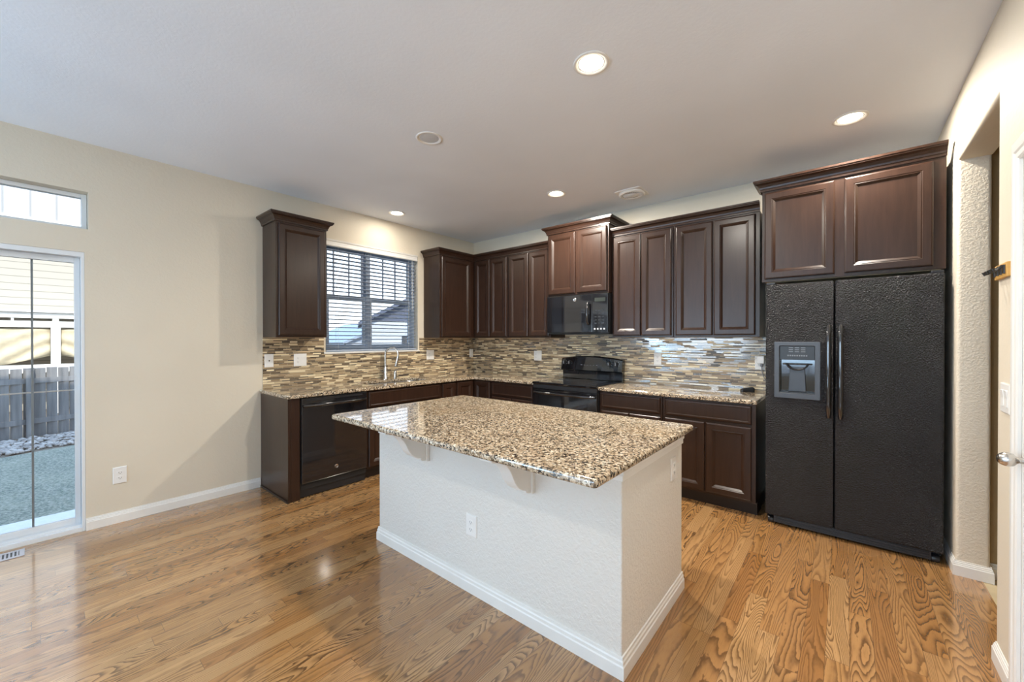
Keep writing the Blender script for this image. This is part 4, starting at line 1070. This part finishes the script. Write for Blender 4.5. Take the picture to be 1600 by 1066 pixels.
# timber fence: boards in one panel mesh per bay, posts, rails
fn = thing('timber_fence', 'weathered grey timber fence across the back yard', 'fence', (-7.0, -3.0, GZ))
def fx_(y): return -6.95 - 0.30*(y + 4.1)
for bay in range(5):
    b0 = -9.0 + bay*2.4; mb = MB(); y = b0 + 0.05
    while y < b0 + 2.35:
        h_ = 0.86 + 0.02*rnd.random(); xx = fx_(y)
        mb.box(xx - 0.01, y, GZ - 0.01, xx + 0.01, y + 0.132, h_); y += 0.142
    mb.build('board_panel', M['fence'], fn)
    mb = MB()
    for zz in (-0.12, 0.60):
        p, q = fx_(b0), fx_(b0 + 2.4)
        mb.rings([[(p + 0.012, b0, zz), (p + 0.05, b0, zz), (p + 0.05, b0, zz + 0.09), (p + 0.012, b0, zz + 0.09)],
                  [(q + 0.012, b0 + 2.4, zz), (q + 0.05, b0 + 2.4, zz), (q + 0.05, b0 + 2.4, zz + 0.09), (q + 0.012, b0 + 2.4, zz + 0.09)]])
    mb.build('rail', M['fence'], fn)
    MB().box(fx_(b0) + 0.014, b0 - 0.045, GZ - 0.01, fx_(b0) + 0.10, b0 + 0.045, 0.84).build('post', M['fence'], fn)
# neighbouring house with a porch straight behind the fence
nh = thing('neighbor_house', 'sunlit cream sided house with white gable behind the fence', 'house', (-13, -4.5, GZ))
MB().box(-16, -12, GZ, -11.0, 1.5, 4.25).build('wall', M['siding'], nh)
MB().box(-16, -12, 4.26, -10.98, 1.5, 9.0).build('gable_wall', M['batten'], nh)
MB().box(-11.0, -12, 4.18, -10.93, 1.5, 4.34).build('band_board', M['white_beam'], nh)
po = thing('porch', 'white porch with beige canvas screens in front of the cream house', 'porch', (-10.2, -4.5, GZ))
MB().box(-10.12, -9, 1.66, -9.98, 1.0, 1.80).build('lower_beam', M['white_beam'], po)
MB().box(-10.12, -9, 1.87, -9.98, 1.0, 1.99).build('upper_beam', M['white_beam'], po)
for y in (-8.2, -6.0, -3.815, -1.6, 0.6):
    mb = MB().box(-10.13, y - 0.075, GZ, -9.97, y + 0.075, 1.655)
    mb.box(-10.10, y - 0.05, 1.801, -10.0, y + 0.05, 1.869); mb.build('post', M['white_beam'], po)
for y in (-7.1, -4.9, -4.45, -2.7):
    MB().box(-10.10, y - 0.02, 1.801, -10.0, y + 0.02, 1.869).build('spacer', M['white_beam'], po)
MB().box(-10.95, -9, 2.0, -9.9, 1.0, 2.05).build('deck_roof', M['white_beam'], po)
MB().box(-10.12, -9, 0.62, -9.98, 1.0, 0.80).build('rail', M['white_beam'], po)
for (p, q) in ((-8.12, -6.08), (-5.92, -3.90), (-3.73, -1.68)):
    nU, nV = 30, 14; vs = []; fs = []
    for j_ in range(nV + 1):
        for i_ in range(nU + 1):
            u_, v_ = i_/nU, j_/nV
            sag = 0.10*math.sin(PI*u_)*v_
            z = 1.62 - v_*0.62 - (0.28*(1 - abs(2*u_ - 1))*v_ if True else 0)
            ripple = 0.05*math.sin(14*(v_ + 0.7*abs(2*u_ - 1)) ) * (0.3 + 0.7*v_)
            vs.append((-10.05 + ripple + sag*0.3, p + (q - p)*u_, max(0.82, z)))
    for j_ in range(nV):
        for i_ in range(nU):
            k = j_*(nU + 1) + i_; fs.append((k, k + 1, k + nU + 2, k + nU + 1))
    m_ = MB().add(vs, fs).build('canvas_screen', M['canvas'], po, 0, True, angle=180)
    sm = m_.modifiers.new('thick', 'SOLIDIFY'); sm.thickness = 0.006
# houses seen through the kitchen window
def gable_house(label, x0, x1, y0, y1, wall_h, ridge_h, wm, rm, turn=0.0):
    t = thing('distant_house', label, 'house', (x1 + 0.4, y0 - 0.4, GZ))
    t.rotation_euler.z = turn
    MB().box(x0, y0, GZ, x1, y1, wall_h).build('wall', wm, t)
    ym_ = (y0 + y1)/2; e_ = 0.4; sl = (ridge_h - wall_h)/((y1 - y0)/2)
    pr2 = [(y0 - e_, wall_h - e_*sl), (ym_, ridge_h), (y1 + e_, wall_h - e_*sl), (y1 + e_, wall_h - e_*sl + 0.18), (ym_, ridge_h + 0.18), (y0 - e_, wall_h - e_*sl + 0.18)]
    MB().prism(pr2, 'x', x0 - e_, x1 + e_).build('roof', rm, t)
    MB().prism([(y0 + 0.02, wall_h + 0.001), (y1 - 0.02, wall_h + 0.001), (ym_, ridge_h - 0.02)], 'x', x0 + 0.01, x1 - 0.01).build('gable_wall', rm, t)
    for yy in (y0 + (y1 - y0)*0.3, y0 + (y1 - y0)*0.7):
        MB().box(x1 - 0.02, yy - 0.5, wall_h - 1.9, x1 + 0.03, yy + 0.5, wall_h - 0.7).build('window', M['dark_window'], t)
    return t
gable_house('pale distant house with dark gable roof, seen through the kitchen window', -19, -13.5, 5.9, 12.9, 2.22, 4.1, M['pale_house'], M['roof'], math.radians(-29))
gable_house('low distant house with pale roof at left behind the kitchen blind', -30, -24, 10.6, 17.0, 1.15, 2.5, M['pale_house'], M['pale_roof'])
